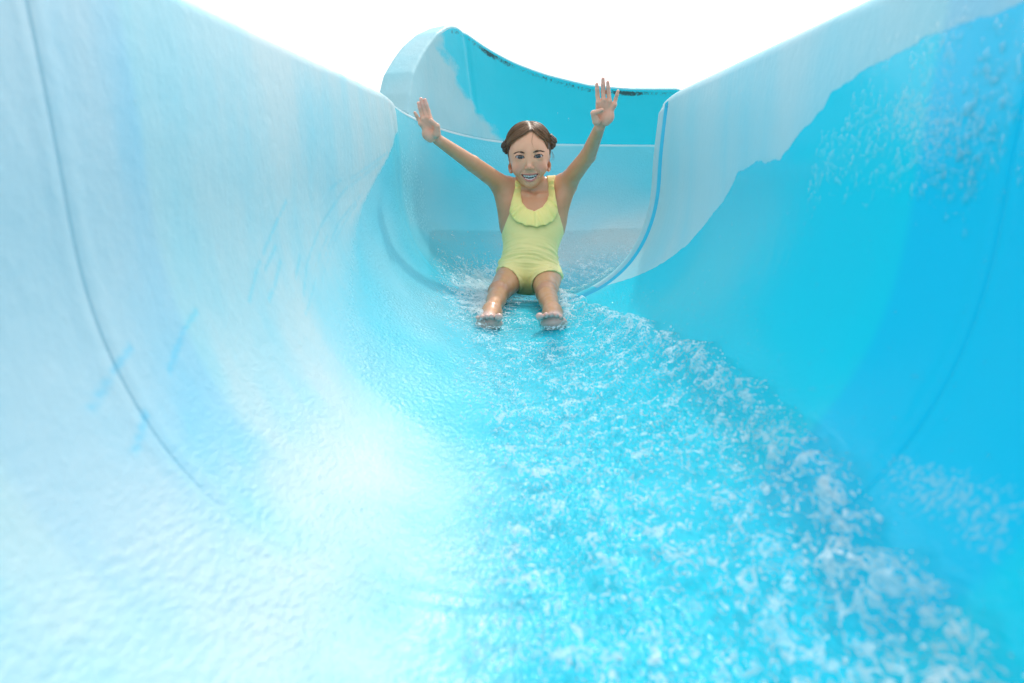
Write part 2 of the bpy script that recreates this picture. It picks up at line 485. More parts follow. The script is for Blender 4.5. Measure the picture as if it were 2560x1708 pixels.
# raised splash wall on the outside of the bend
def splash_wall():
    r0 = RC + HW + 0.022
    T0, T1 = R(9.5), R(90)
    tt = np.concatenate([T0 + (R(32) - T0) * np.linspace(0, 1, 70) ** 1.7, np.linspace(R(32), R(84), 100)[1:], R(84) + R(6) * (1 - (1 - np.linspace(0, 1, 16)[1:]) ** 2)])
    # height of the rim above the flume's own rim
    def H(t):
        d = np.degrees(t)
        h = np.interp(d, [0, 9.5, 11.2, 14.3, 18, 21, 25, 28.5, 30, 31.5, 34.4, 40, 47, 55, 65.5, 75, 86, 90], [.0, .0, .060, .139, .205, .255, .318, .358, .370, .374, .364, .336, .303, .272, .240, .232, .235, .235])
        h = h * np.clip(1 - np.clip((d - 85) / 5.2, 0, 1) ** 2.4, 0, 1) ** 0.5
        return np.maximum(h, 0.004)
    hh = H(tt)
    nv = 60
    k = np.linspace(0, 1, nv)
    T, Kk = np.meshgrid(tt, k, indexing='ij')
    Hh = np.repeat(hh[:, None], nv, 1)
    zl = Kk * Hh
    rad = r0 - 0.004 + 0.030 * (zl / 0.30) ** 2 + 0.008 * np.sin(zl / 0.3 * math.pi) + 0.0025 * fbm(T * 6, zl * 6, 3.0, 2)
    crease = np.exp(-((np.degrees(T) - 35.0 + zl * 4) / 0.55) ** 2) * 0.004
    rad = rad + crease
    # lip: rolls over and runs outward
    tang_r = np.linspace(0, 1, 14)[1:]
    lipw = 0.072 + 0.030 * sstep(R(32), R(20), tt)
    lr = []; lz = []
    for q in np.linspace(0, math.pi / 2, 6)[1:]:
        lr.append(rad[:, -1] + 0.018 * (1 - np.cos(q))); lz.append(zl[:, -1] + 0.014 * np.sin(q))
    for q in (0.4, 0.8, 1.0):
        lr.append(rad[:, -1] + 0.018 + (lipw - 0.018) * q); lz.append(zl[:, -1] + 0.014 - 0.004 * q)
    lr.append(lr[-1] + 0.006); lz.append(lz[-1] - 0.008)
    lr.append(lr[-1] + 0.0); lz.append(np.maximum(lz[-1] - 0.028, -0.05))
    lr.append(lr[-1] - 0.012); lz.append(lz[-1])
    RR = np.concatenate([rad, np.stack(lr, 1)], 1); ZZ = np.concatenate([zl, np.stack(lz, 1)], 1)
    TT = np.repeat(tt[:, None], RR.shape[1], 1)
    # back skin
    bk = np.linspace(1, 0, 20)[1:]
    RB = rad[:, -1:] * 0 + np.interp(bk, k, np.linspace(0, 1, nv))[None, :] * 0
    zb = bk[None, :] * hh[:, None]
    rb = r0 + 0.012 + 0.030 * (zb / 0.30) ** 2 + 0.008 * np.sin(zb / 0.3 * math.pi)
    RR = np.concatenate([RR, rb], 1); ZZ = np.concatenate([ZZ, zb], 1); TT = np.repeat(tt[:, None], RR.shape[1], 1)
    s = SB + TT * RC
    zr = RIM + 0.008 + zoff(s)
    V = np.stack([RC - RR * np.cos(TT), SB + RR * np.sin(TT), ZZ + zr], -1)
    n, mm = RR.shape
    o = mesh_obj('splash_wall', V.reshape(-1, 3), grid_faces(n, mm, True).tolist() + [list(range(mm))[::-1], list(range((n - 1) * mm, n * mm))], M_GRIMY)
    to_slide(o)
    wet = np.full((n, mm), -0.2)
    d = np.degrees(T); hrel = zl / 0.33
    # chalky triangle low on the near end, rinsed above and beyond
    edge = 24 + 18 * (1 - np.clip(hrel, 0, 1)) ** 1.3 
    wv = (d - edge) * 0.012 + 0.035 * fbm(T * 9, zl * 14, 8.0, 3)
    wet[:, :nv] = wv
    grime = np.zeros((n, mm))
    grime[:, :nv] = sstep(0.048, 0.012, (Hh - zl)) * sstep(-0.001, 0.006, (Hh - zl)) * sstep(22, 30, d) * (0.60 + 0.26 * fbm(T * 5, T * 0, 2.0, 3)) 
    set_attr(o, 'soft', np.full((n, mm), 0.018))
    put(o, wet, np.zeros((n, mm)), np.zeros((n, mm)), grime)
    o['label'] = 'raised splash wall round the bend with dark mildew under its rim'
splash_wall()

# ------------------------------------------------------------------ water running down the flume
R_EDGE = lk([(1290, 640), (1300, 668), (1330, 684), (1400, 712), (1480, 735), (1570, 765), (1650, 800), (1710, 840), (1760, 880), (1850, 950), (1910, 1020), (1980, 1090), (2060, 1200), (2150, 1290), (2260, 1400), (2345, 1480)])
L_EDGE = lk([(1010, 590), (985, 640), (990, 700), (1040, 770), (1080, 810), (1090, 900), (1095, 1000), (1100, 1090), (1060, 1200), (1030, 1330), (1000, 1500)])
def eR(s):
    o = np.argsort(R_EDGE[:, 1]); return np.interp(s, R_EDGE[o, 1], R_EDGE[o, 0], right=0.30)
def eL(s):
    o = np.argsort(L_EDGE[:, 1]); return np.interp(s, L_EDGE[o, 1], L_EDGE[o, 0])
def build_water():
    du, ds = 0.0042, 0.0045
    u = np.arange(-0.58, 0.66, du); s = np.arange(-0.5, SB + RC * R(112), ds)
    ug, sg = np.meshgrid(u, s)
    er = eR(sg) + 0.020 * fbm(sg * 9, 3.1, 0, 3) + 0.008 * fbm(sg * 40, 1.1, 0, 2)
    el = eL(sg) + 0.02 * fbm(sg * 6, 8.1, 0, 2)
    er = np.where(sg > 2.2, 0.33 + 0.12 * (sg - 2.2) * -1 + 0.02 * fbm(sg * 9, 3.1, 0, 3), er)
    el = np.where(sg > 2.15, el - 0.55 * (sg - 2.15), el); el = np.maximum(el, -0.40)
    el = el - 0.11 * sstep(1.95, 1.6, sg)
    inR, inL = er - ug, ug - el
    body = sstep(-0.004, 0.028, inR) * sstep(-0.07, 0.20, inL)
    # choppy fast surface: crests stretched across the stream
    chop = fbm(ug * 26, sg * 34, 0.3, 4); chop2 = fbm(ug * 70, sg * 80, 5.0, 2)
    ridge = 1 - np.abs(fbm(ug * 16 + sg * 7, sg * 15, 9.0, 3)) * 1.4
    d = -0.004 + body * 0.016 + body * (0.0062 * chop + 0.0026 * chop2 + 0.0045 * np.clip(ridge, 0, 1))
    crest = np.exp(-((inR - 0.030) / 0.026) ** 2) * sstep(2.05, 1.9, sg)
    d = d + crest * (0.009 + 0.006 * chop)
    # calm tongue between the legs, wake thrown off to the left of the rider
    wake = np.exp(-((inL - 0.03) / 0.018) ** 2) * sstep(1.45, 1.7, sg) * sstep(2.35, 2.1, sg)
    d = d + wake * 0.012
    d = d + 0.012 * sstep(2.0, 2.3, sg) * sstep(-0.1, 0.05, np.minimum(inR, inL))
    calm = np.exp(-((ug - 0.0) / 0.05) ** 2) * sstep(1.70, 1.78, sg) * sstep(2.05, 1.95, sg)
    d = np.where(calm > 0, d * (1 - 0.5 * calm) + 0.5 * calm * 0.010, d)
    leg = (np.exp(-((np.abs(ug + 0.008) - 0.118) / 0.018) ** 2) * sstep(1.62, 1.72, sg) * sstep(2.30, 2.16, sg))
    d = d + leg * (0.010 + 0.010 * chop)
    v = surf(ug, sg, d)
    foam_glint = 0.56 * body + 0.45 * np.clip(chop, -0.5, 1) * body + 0.22 * crest + 0.3 * wake  # density of the painted glint flecks and of froth on the crests
    foam_glint += 0.12 * sstep(0.9, 0.3, sg) * sstep(0.0, 0.2, ug) * body
    foam_glint += 0.75 * np.exp(-((ug + 0.16) / 0.10) ** 2) * sstep(1.65, 1.85, sg) * sstep(2.6, 2.3, sg)
    foam_glint -= 0.40 * calm + 0.10 * sstep(0.16, 0.02, inL)
    foam_glint -= 0.4 * np.exp(-((ug) / 0.11) ** 2 - ((sg - 1.60) / 0.07) ** 2)
    foam_glint += 0.22 * sstep(1.95, 2.15, sg) * sstep(0.0, -0.12, ug) - 0.45 * sstep(2.2, 2.35, sg) * sstep(-0.20, 0.0, ug)
    # water heaped against the legs, hips and soles
    leg = (np.exp(-((np.abs(ug + 0.008) - 0.118) / 0.018) ** 2) * sstep(1.62, 1.72, sg) * sstep(2.30, 2.16, sg)
           + np.exp(-((sg - 1.625) / 0.018) ** 2) * np.exp(-((np.abs(ug) - 0.075) / 0.045) ** 4) * 0.8)
    foam_glint += 0.55 * leg
    keep = d > -0.0025
    F = grid_faces(len(s), len(u))[:, ::-1]
    F = F[keep.ravel()[F].any(1)]
    used = np.unique(F); remap = -np.ones(ug.size, int); remap[used] = np.arange(len(used))
    o = mesh_obj('water', v.reshape(-1, 3)[used], remap[F], M_WATER)
    set_attr(o, 'foam_glint', foam_glint.ravel()[used])
    fade = np.where(sg < 1.9, sstep(-0.03, 0.20, inL), 1.0) * sstep(-0.008, 0.014, inR)
    set_attr(o, 'fade', fade.ravel()[used])
    tag(o, 'shallow foaming water flecked with painted glints rushing down the flume floor', 'water', kind='structure')
build_water()

# droplets clinging to the walls and flying off the water's edge
_ico = None
def ico_mesh():
    bm = bmesh.new(); bmesh.ops.create_icosphere(bm, subdivisions=1, radius=1)
    v = np.array([x.co[:] for x in bm.verts]); f = [[q.index for q in x.verts] for x in bm.faces]; bm.free(); return v, f
def droplets():
    iv, jf = ico_mesh(); B = Bag()
    def wall(u, s, r, flat=0.45, stretch=1.0):
        c = surf(u, s, 0.0)
        n = surf(u, s, 0.01) - c; n /= np.linalg.norm(n)
        t = surf(u + .005, s) - c; t /= np.linalg.norm(t); w = np.cross(n, t)
        B.add(c + r * (iv[:, :1] * t * stretch + iv[:, 1:2] * w + iv[:, 2:] * n * flat), jf)
    # right wall splatter
    sp = lk([(1950, 230), (2050, 120), (2200, 60), (2300, 150), (2310, 330), (2200, 400), (2050, 390), (1900, 360), (1850, 420)])
    c0 = sp.mean(0)
    k = 0
    while k < 1500:
        a = sp[rng.integers(len(sp))]; b = sp[rng.integers(len(sp))]; q = a + (b - a) * rng.random() + rng.normal(size=2) * 0.02
        if abs(q[0]) > L - 0.02: continue
        if noise3(q[0] * 9, q[1] * 9, 2.2) < -0.25: continue
        wall(q[0], q[1], 0.0012 + 0.0028 * rng.random() ** 3, 0.5, 1.0 + 0.9 * rng.random()); k += 1
    for k in range(260):        # scattered drops on the rinsed right wall
        s = 0.35 + rng.random() * 1.6; u = 0.25 + rng.random() * 0.45
        wall(u, s, 0.0008 + 0.0020 * rng.random() ** 2, 0.5)
    for k in range(160):
        s = 0.4 + rng.random() * 1.6; u = -(0.2 + rng.random() * 0.55)
        wall(u, s, 0.0008 + 0.0022 * rng.random() ** 2, 0.4, 1.3)
    # flying specks over the right edge of the stream
    for k in range(700):
        s = 0.25 + rng.random() ** 0.8 * 1.6
        u = float(eR(s)) + rng.normal() * 0.03 + abs(rng.normal()) * 0.035
        c = surf(u, s, 0.006 + abs(rng.normal()) * 0.016)
        B.add(c + (0.0006 + 0.0018 * rng.random() ** 3) * iv * np.array([1, 1.3, 1]), jf)
    for k in range(500):        # over the chop
        s = 0.25 + rng.random() * 1.5; u = float(eL(s)) + rng.random() * float(eR(s) - eL(s))
        c = surf(u, s, 0.016 + abs(rng.normal()) * 0.008)
        B.add(c + (0.0006 + 0.0016 * rng.random() ** 3) * iv, jf)
    for k in range(420):        # spray thrown up along the legs and hips
        s = 1.60 + rng.random() * 0.7; sd = -1 if rng.random() < 0.5 else 1
        c = surf(sd * (0.105 + abs(rng.normal()) * 0.035), s, 0.014 + abs(rng.normal()) * 0.022)
        B.add(c + (0.0006 + 0.0017 * rng.random() ** 3) * iv * np.array([1, 1.2, 1]), jf)
    # two drops in the air by the bend
    for px, py, y in ((1394, 284, 2.2), (1421, 298, 2.2)):
        B.add(P(px, py, y) + 0.0026 * iv, jf)
    o = B.obj('water_droplets', M_DROP)
    tag(o, 'loose water droplets splashed over the walls and the stream', 'droplets', kind='stuff')
droplets()
def add_sparkles():  # small white beads added to give the near stream its sparkles
    g = NT('sparkle_bead')
    d_ = g.n('ShaderNodeBsdfDiffuse'); d_.inputs['Color'].default_value = (0.9, 0.95, 0.97, 1)
    t_ = g.n('ShaderNodeBsdfTranslucent'); t_.inputs['Color'].default_value = (0.9, 0.95, 0.97, 1)
    m_ = g.done(g.n('ShaderNodeMixShader', x0=0.5, x1=d_.outputs[0], x2=t_.outputs[0]))
    iv, jf = ico_mesh(); B = Bag(); k = 0
    while k < 1500:
        s = 0.2 + 1.3 * rng.random() ** 0.85; a, b = float(eL(s)), float(eR(s))
        q = rng.random() ** 0.75; u = a + (b - a) * q
        if noise3(u * 9, s * 7, 4.4) < 0.02 - 0.25 * q: continue
        c = surf(u, s, 0.012 + 0.007 * rng.random())
        B.add(c + (0.0006 + 0.0014 * rng.random() ** 3) * iv * (0.6 + 0.8 * rng.random(3)), jf); k += 1
    tag(B.obj('sparkle_beads', m_), 'white beads added as sparkles on the rushing stream', 'foam_glint', kind='stuff')
add_sparkles()

# ground far below
def ground():
    g = NT('lawn')
    n = g.noise(0.8, 5, 0.6)
    c = g.mix(n, (0.05, 0.09, 0.03, 1), (0.10, 0.13, 0.05, 1))
    m = g.done(g.n('ShaderNodeBsdfPrincipled', i_Base_Color=c, i_Roughness=0.9))
    v = [(-1500, -1500, 0), (1500, -1500, 0), (1500, 1500, 0), (-1500, 1500, 0)]
    o = mesh_obj('ground', v, [(0, 1, 2, 3)], m, smooth=False, world_space=True)
    tag(o, 'grass ground far below the slide', 'ground', kind='structure')
ground()
# ------------------------------------------------------------------ the rider
def smin(a, b, k):
    if k <= 0: return np.minimum(a, b)
    h = np.maximum(k - np.abs(a - b), 0) / k
    return np.minimum(a, b) - h * h * k * 0.25
class Frame:
    def __init__(s, o=(0, 0, 0), x=(1, 0, 0), y=(0, 1, 0), z=(0, 0, 1), k=1.0):
        s.o = np.array(o, float); s.M = np.array([x, y, z], float); s.k = k
    def loc(s, p): return (p - s.o) @ s.M.T / s.k
    def wld(s, q): return np.asarray(q, float) @ s.M * s.k + s.o
ID = Frame()
def cone(a, b, r1, r2):
    a, b = np.array(a, float), np.array(b, float); ab = b - a; l2 = ab @ ab
    def f(p):
        t = np.clip(((p - a) @ ab) / l2, 0, 1)
        return np.linalg.norm(p - a - t[..., None] * ab, axis=-1) - (r1 + (r2 - r1) * t)
    return f, (a + b) / 2, math.sqrt(l2) / 2 + max(r1, r2)
def ell(c, r, M=None):
    c, r = np.array(c, float), np.array(r, float); M = None if M is None else np.array(M, float)
    def f(p):
        q = p - c
        if M is not None: q = q @ M.T
        k0 = np.linalg.norm(q / r, axis=-1); k1 = np.linalg.norm(q / (r * r), axis=-1) + 1e-9
        return k0 * (k0 - 1) / k1
    return f, c, float(r.max())
class Field:
    def __init__(s): s.ops = []
    def add(s, prim, k=0.01, fr=ID, sub=False):
        f, c, r = prim; s.ops.append((f, fr.wld(c), r * fr.k, k, fr, sub)); return s
    def at(s, p):
        sh = p.shape[:-1]; p = p.reshape(-1, 3)
        d = np.full(len(p), 0.2)
        for f, c, r, k, fr, sub in s.ops:
            m = np.nonzero(((p - c) ** 2).sum(1) < (r + k + 0.012) ** 2)[0]
            if not len(m): continue
            b = f(fr.loc(p[m])) * fr.k
            d[m] = -smin(-d[m], b, k) if sub else smin(d[m], b, k)
        return d.reshape(sh)
    def grid(s, lo, hi, h):
        lo, hi = np.array(lo, float), np.array(hi, float)
        n = np.ceil((hi - lo) / h).astype(int) + 1
        G = np.full(n, 0.2, np.float32)
        for f, c, r, k, fr, sub in s.ops:
            m = r + k + 3 * h
            a = np.clip(np.floor((c - m - lo) / h).astype(int), 0, n - 1); b = np.clip(np.ceil((c + m - lo) / h).astype(int) + 1, 1, n)
            if (b <= a).any(): continue
            ax = [lo[i] + h * np.arange(a[i], b[i]) for i in range(3)]
            p = np.stack(np.meshgrid(*ax, indexing='ij'), -1)
            v = (f(fr.loc(p)) * fr.k)
            sl = tuple(slice(a[i], b[i]) for i in range(3))
            G[sl] = (-smin(-G[sl], v, k) if sub else smin(G[sl], v, k))
        return G
def nets(G, lo, h):
    S = G < 0
    n = np.array(G.shape)
    c = [S[i:n[0]-1+i, j:n[1]-1+j, k:n[2]-1+k] for i in (0,1) for j in (0,1) for k in (0,1)]
    cnt = sum(q.astype(np.int8) for q in c)
    act = (cnt > 0) & (cnt < 8)
    idx = np.argwhere(act); N = len(idx)
    ID_ = np.full(act.shape, -1, np.int32); ID_[act] = np.arange(N)
    acc = np.zeros((N, 3)); w = np.zeros(N)
    corners = [(i, j, k) for i in (0,1) for j in (0,1) for k in (0,1)]
    val = {q: G[idx[:,0]+q[0], idx[:,1]+q[1], idx[:,2]+q[2]].astype(float) for q in corners}
    for a in corners:
        for d in range(3):
            if a[d]: continue
            b = list(a); b[d] = 1; b = tuple(b)
            va, vb = val[a], val[b]; m = (va < 0) != (vb < 0)
            t = np.where(m, va / np.where(m, va - vb, 1), 0)
            p = np.repeat(np.array(a, float)[None], N, 0); p[:, d] = t
            acc[m] += p[m]; w[m] += 1
    V = np.array(lo) + h * (idx + acc / w[:, None])
    Fs = []
    for d in range(3):
        e, f = [(1, 2), (2, 0), (0, 1)][d]
        sl0 = [slice(None)] * 3; sl1 = [slice(None)] * 3
        sl0[d] = slice(0, -1); sl1[d] = slice(1, None)
        A, B = S[tuple(sl0)], S[tuple(sl1)]
        cr = np.argwhere(A != B)
        cr = cr[(cr[:, e] > 0) & (cr[:, f] > 0) & (cr[:, e] < n[e] - 1) & (cr[:, f] < n[f] - 1)]
        q = []
        for de, df in ((-1, -1), (0, -1), (0, 0), (-1, 0)):
            t = cr.copy(); t[:, e] += de; t[:, f] += df
            q.append(ID_[t[:, 0], t[:, 1], t[:, 2]])
        q = np.stack(q, 1)
        flip = ~A[cr[:, 0], cr[:, 1], cr[:, 2]]
        q[flip] = q[flip][:, ::-1]
        Fs.append(q[(q >= 0).all(1)])
    return V, np.concatenate(Fs)
def snap(V, fn, it=2, lim=0.0015):
    e = 4e-4
    for _ in range(it):
        d = fn(V)
        g = np.stack([fn(V + np.eye(3)[i] * e) - d for i in range(3)], -1) / e
        V = V - np.clip(d, -lim, lim)[:, None] * g / (np.sum(g * g, 1)[:, None] + 0.05)
    return V
def nrm(v): v = np.asarray(v, float); return v / np.linalg.norm(v)
def pt(px, py, y): return P(float(px), float(py), y)

# -- layout of the seated pose
Pv = pt(1322, 680, 2.19); Nk = pt(1335, 497, 2.34)
Tt = nrm(Nk - Pv); Xx = nrm(np.array([1, 0, 0]) - Tt[0] * Tt); Ff = np.cross(Xx, Tt)
TORSO = Frame(Pv, Xx, Ff, Tt)
LT = np.linalg.norm(Nk - Pv)
Hc = pt(1323, 390.5, 2.32)
hf = nrm(-Hc); rl = R(2.6)
hx0 = nrm(np.array([1, 0, 0]) - hf[0] * hf); hz0 = np.cross(hf, hx0); hz0 = hz0 if hz0[2] > 0 else -hz0
hx = hx0 * math.cos(rl) + hz0 * math.sin(rl); hz = hz0 * math.cos(rl) - hx0 * math.sin(rl)
HEAD = Frame(Hc, hx, hf, hz, 1.027)

body = Field(); torso = Field()
def tb(prim, k, fr=ID):
    body.add(prim, k, fr); torso.add(prim, k, fr)
tb(ell((0, 0, 0.0), (0.092, 0.074, 0.072)), 0.02, TORSO)
tb(ell((0, 0.004, 0.085), (0.083, 0.068, 0.095)), 0.05, TORSO)
tb(ell((0.002, 0.0, 0.178), (0.104, 0.074, 0.092)), 0.05, TORSO)
tb(ell((0.002, -0.008, 0.232), (0.088, 0.052, 0.045)), 0.04, TORSO)
ShR, ShL = pt(1266, 470, 2.335), pt(1413, 462, 2.335)       # her right (picture left), her left
ElR, ElL = pt(1181, 409, 2.17), pt(1470, 389, 2.17)
WrR, WrL = pt(1094, 349, 2.01), pt(1499, 318, 2.01)
tb(cone(ShR, ShL, 0.029, 0.029), 0.03)
tb(cone(Nk - Tt * 0.008, ShR, 0.029, 0.022), 0.02); tb(cone(Nk - Tt * 0.008, ShL, 0.029, 0.022), 0.02)
neck_top = HEAD.wld((0, -0.030, -0.045))
body.add(cone(Nk - Tt * 0.015 - Ff * 0.010, neck_top, 0.034, 0.0305), 0.012)
# collar bones and hollow of the throat
for q in (-1, 1):
    body.add(cone(TORSO.wld((q * 0.016, 0.052, 0.252)), TORSO.wld((q * 0.078, 0.030, 0.268)), 0.006, 0.005), 0.016)
body.add(ell((0, 0.068, 0.266), (0.011, 0.010, 0.009)), 0.012, TORSO, True)
# arms
for Sh, El, Wr, q in ((ShR, ElR, WrR, -1), (ShL, ElL, WrL, 1)):
    body.add(ell(Sh, (0.0335,) * 3), 0.02)
    body.add(cone(Sh, El, 0.0315, 0.0243), 0.016)
    m = Sh * 0.55 + El * 0.45
    body.add(cone(El, Wr, 0.0243, 0.0155), 0.006)
    m2 = El * 0.70 + Wr * 0.30
    # the flank drawn up into the raised arm
    body.add(cone(TORSO.wld((q * 0.080, -0.012, 0.165)), Sh * 0.74 + El * 0.26 + np.array([0, 0.006, -0.006]), 0.024, 0.020), 0.024)
    tb(cone(TORSO.wld((q * 0.062, 0.028, 0.200)), Sh + np.array([0, -0.010, -0.004]), 0.024, 0.024), 0.03)
# legs and feet
KnR, KnL = pt(1247, 731, 1.97), pt(1366, 733, 1.97)
AnR, AnL = pt(1229, 776, 1.775), pt(1381, 776, 1.775)
HpR, HpL = pt(1280, 690, 2.165), pt(1366, 693, 2.165)
for Hp, Kn, An in ((HpR, KnR, AnR), (HpL, KnL, AnL)):
    pr = cone(Hp, Kn, 0.050, 0.0315); body.add(pr, 0.018)
    torso.add(cone(Hp, Hp * 0.5 + Kn * 0.5, 0.050, 0.041), 0.018)
    body.add(ell(Kn + np.array([0, -0.004, 0.012]), (0.020, 0.024, 0.019)), 0.018)
    body.add(cone(Kn, An, 0.0290, 0.0190), 0.008)
    body.add(ell(Kn * 0.65 + An * 0.35 + np.array([0, 0, -0.006]), (0.0245, 0.055, 0.0245)), 0.014)
FEET = ((AnR, [(1247, 793, 9.6), (1230, 791.5, 6.6), (1217.5, 791.5, 6.3), (1205, 793, 6.0), (1194.5, 795, 5.6)], (1223, 808), -1),
        (AnL, [(1349, 791.5, 9.4), (1365, 788, 6.8), (1378, 786.5, 6.5), (1391, 788.5, 6.1), (1403, 792.5, 5.8)], (1385, 806), 1))
YT = 1.655; PXM = FPX / (YT * 0.968 + 0.36 * 0.25)
TOES = []
for An, toes, ball, q in FEET:
    heel = An + np.array([0.0, 0.028, -0.020])
    bp = pt(ball[0], ball[1], YT + 0.022)
    body.add(ell(An, (0.0225, 0.024, 0.0225)), 0.012)
    body.add(ell(heel, (0.024, 0.028, 0.024)), 0.015)
    body.add(cone(An + np.array([0, -0.01, -0.004]), bp + np.array([0, 0.015, 0.008]), 0.020, 0.016), 0.016)
    body.add(cone(heel, bp + np.array([0.008 * q, 0.02, -0.002]), 0.021, 0.018), 0.02)
    body.add(ell(bp + np.array([0, 0, -0.002]), (0.0345, 0.017, 0.0195)), 0.012)
    for i, (tx, ty, tr) in enumerate(toes):
        tip = pt(tx, ty, YT - (0.004 if i == 0 else 0.001 - 0.003 * i)); r = tr / PXM
        base = tip * 0.45 + bp * 0.55 + np.array([(tip[0] - bp[0]) * 0.45, 0.012, 0.004])
        body.add(cone(base, tip, r * 0.95, r * 0.86), 0.003)
        body.add(ell(tip, (r, r * 1.05, r * 1.02)), 0.003)
        TOES.append((tip, r))
# hands: palm from the wrist, four fingers with knuckle bends, thumb laid over the palm
YH = 1.985
def hand(Wr, fingers, thumb, heelpts):
    PM = FPX / (YH * 0.968 - 0.10 * 0.25)
    bases = [pt(b[0], b[1], YH) for _, b in fingers]
    for b in bases:
        body.add(cone(Wr * 0.8 + b * 0.2, b, 0.0110, 0.0072), 0.007)
    for hp in heelpts:
        body.add(ell(pt(hp[0], hp[1], YH + 0.003), (0.0130, 0.0105, 0.0150)), 0.010)
    for i, ((t, b), B) in enumerate(zip(fingers, bases)):
        T_ = pt(t[0], t[1], YH - 0.004)
        r0 = (0.0058, 0.0060, 0.0057, 0.0050)[i]
        k1 = B + (T_ - B) * 0.42 + np.array([0, 0.004, 0]); k2 = B + (T_ - B) * 0.74 + np.array([0, 0.001, 0])
        body.add(cone(B, k1, r0 * 1.05, r0), 0.0025); body.add(cone(k1, k2, r0, r0 * 0.93), 0.002); body.add(cone(k2, T_, r0 * 0.93, r0 * 0.80), 0.002)
    a, m, t = [pt(x, y, YH - dy) for x, y, dy in thumb]
    body.add(cone(a, m, 0.0115, 0.0075), 0.008); body.add(cone(m, t, 0.0070, 0.0056), 0.003)
hand(WrR, [((1062.5, 250), (1076, 297)), ((1052.5, 248), (1066, 294)), ((1046, 258), (1057.5, 298)), ((1037, 282), (1051.5, 309))],
     [(1092, 335, 0.004), (1093, 316, 0.013), (1077, 301, 0.018)], [(1066, 335), (1076, 343)])
hand(WrL, [((1492, 211), (1496, 256)), ((1507.5, 197.5), (1509, 250)), ((1519.5, 206), (1523.5, 253)), ((1545, 228), (1536, 262))],
     [(1491, 303, 0.004), (1483.5, 283, 0.013), (1505, 275, 0.020)], [(1524, 292), (1515, 301)])

# head
head0 = Field()
def hd(prim, k, sub=False):
    head0.add(prim, k, HEAD, sub); body.add(prim, k, HEAD, sub)
hd(ell((0, -0.020, 0.028), (0.0675, 0.086, 0.0725)), 0.02)
hd(ell((0, 0.017, -0.008), (0.0575, 0.059, 0.060)), 0.030)
hd(ell((0, 0.023, -0.057), (0.0375, 0.041, 0.034)), 0.026)
hd(ell((0, 0.048, -0.0825), (0.0160, 0.0160, 0.0150)), 0.020)
for q in (-1, 1):
    hd(ell((q * 0.0335, 0.0455, -0.037), (0.0205, 0.0175, 0.0190)), 0.020)
    hd(ell((q * 0.0285, 0.085, 0.001), (0.0165, 0.018, 0.0105)), 0.016, True)
hd(cone((0, 0.064, 0.010), (0, 0.079, -0.030), 0.0070, 0.0072), 0.012)
hd(ell((0, 0.0820, -0.0335), (0.0072, 0.0080, 0.0066)), 0.006)
for q in (-1, 1):
    hd(ell((q * 0.0088, 0.0745, -0.0368), (0.0052, 0.0070, 0.0048)), 0.004)
    hd(ell((q * 0.0052, 0.0815, -0.0420), (0.0030, 0.0034, 0.0022)), 0.002, True)
def front(fld, x, z, y0=0.13):
    """how far forward the face reaches at (x, z), head frame"""
    x = np.atleast_1d(np.asarray(x, float)); z = np.atleast_1d(np.asarray(z, float)); y = np.full(x.shape, y0)
    for _ in range(32):
        d = fld.at(HEAD.wld(np.stack([x, y, z], -1))) / HEAD.k
        y = y - np.clip(d, -0.01, 0.01) * 0.9
    return y
MZ, MW, MD = -0.0583, 0.0262, 0.0172
def mtop(x): return MZ + 0.0042 * (np.abs(x) / MW) ** 2
def mbot(x): return MZ + 0.0042 - MD * np.clip(1 - (np.abs(x) / MW) ** 2.2, 0, 1)
# lips
for top in (True, False):
    xs = np.linspace(-MW - 0.001, MW + 0.001, 9)
    zs = (mtop(xs) + 0.0026 + 0.0008 * np.cos(xs / MW * 6)) if top else (mbot(xs * 0.97) - 0.0034)
    zs = np.where(np.abs(xs) > MW, MZ + 0.0050, zs)
    ys = front(head0, xs, zs)
    for i in range(8):
        ra, rb = [0.0016 + (0.0014 if top else 0.0024) * max(0, 1 - (abs(xs[j]) / MW) ** 2) for j in (i, i + 1)]
        body.add(cone((xs[i], ys[i] - 0.0012, zs[i]), (xs[i + 1], ys[i + 1] - 0.0012, zs[i + 1]), ra, rb), 0.0035, HEAD)
# smile folds
for q in (-1, 1):
    pp_ = [(q * 0.019, -0.040), (q * 0.027, -0.050), (q * 0.0315, -0.060)]
    yy = front(head0, [a for a, _ in pp_], [b for _, b in pp_])
    for i in range(2):
        body.add(cone((pp_[i][0], yy[i] + 0.0008, pp_[i][1]), (pp_[i+1][0], yy[i+1] + 0.0008, pp_[i+1][1]), 0.0014, 0.0014), 0.006, HEAD, True)
def mouth_prim():
    def f(p):
        x, y, z = p[..., 0], p[..., 1], p[..., 2]
        return np.maximum(np.maximum(z - mtop(x), mbot(x) - z), np.maximum(np.abs(x) - MW, np.maximum(0.040 - y, y - 0.12)))
    return f, np.array([0, 0.075, MZ - 0.008]), 0.06
body.add(mouth_prim(), 0.0015, HEAD, True)
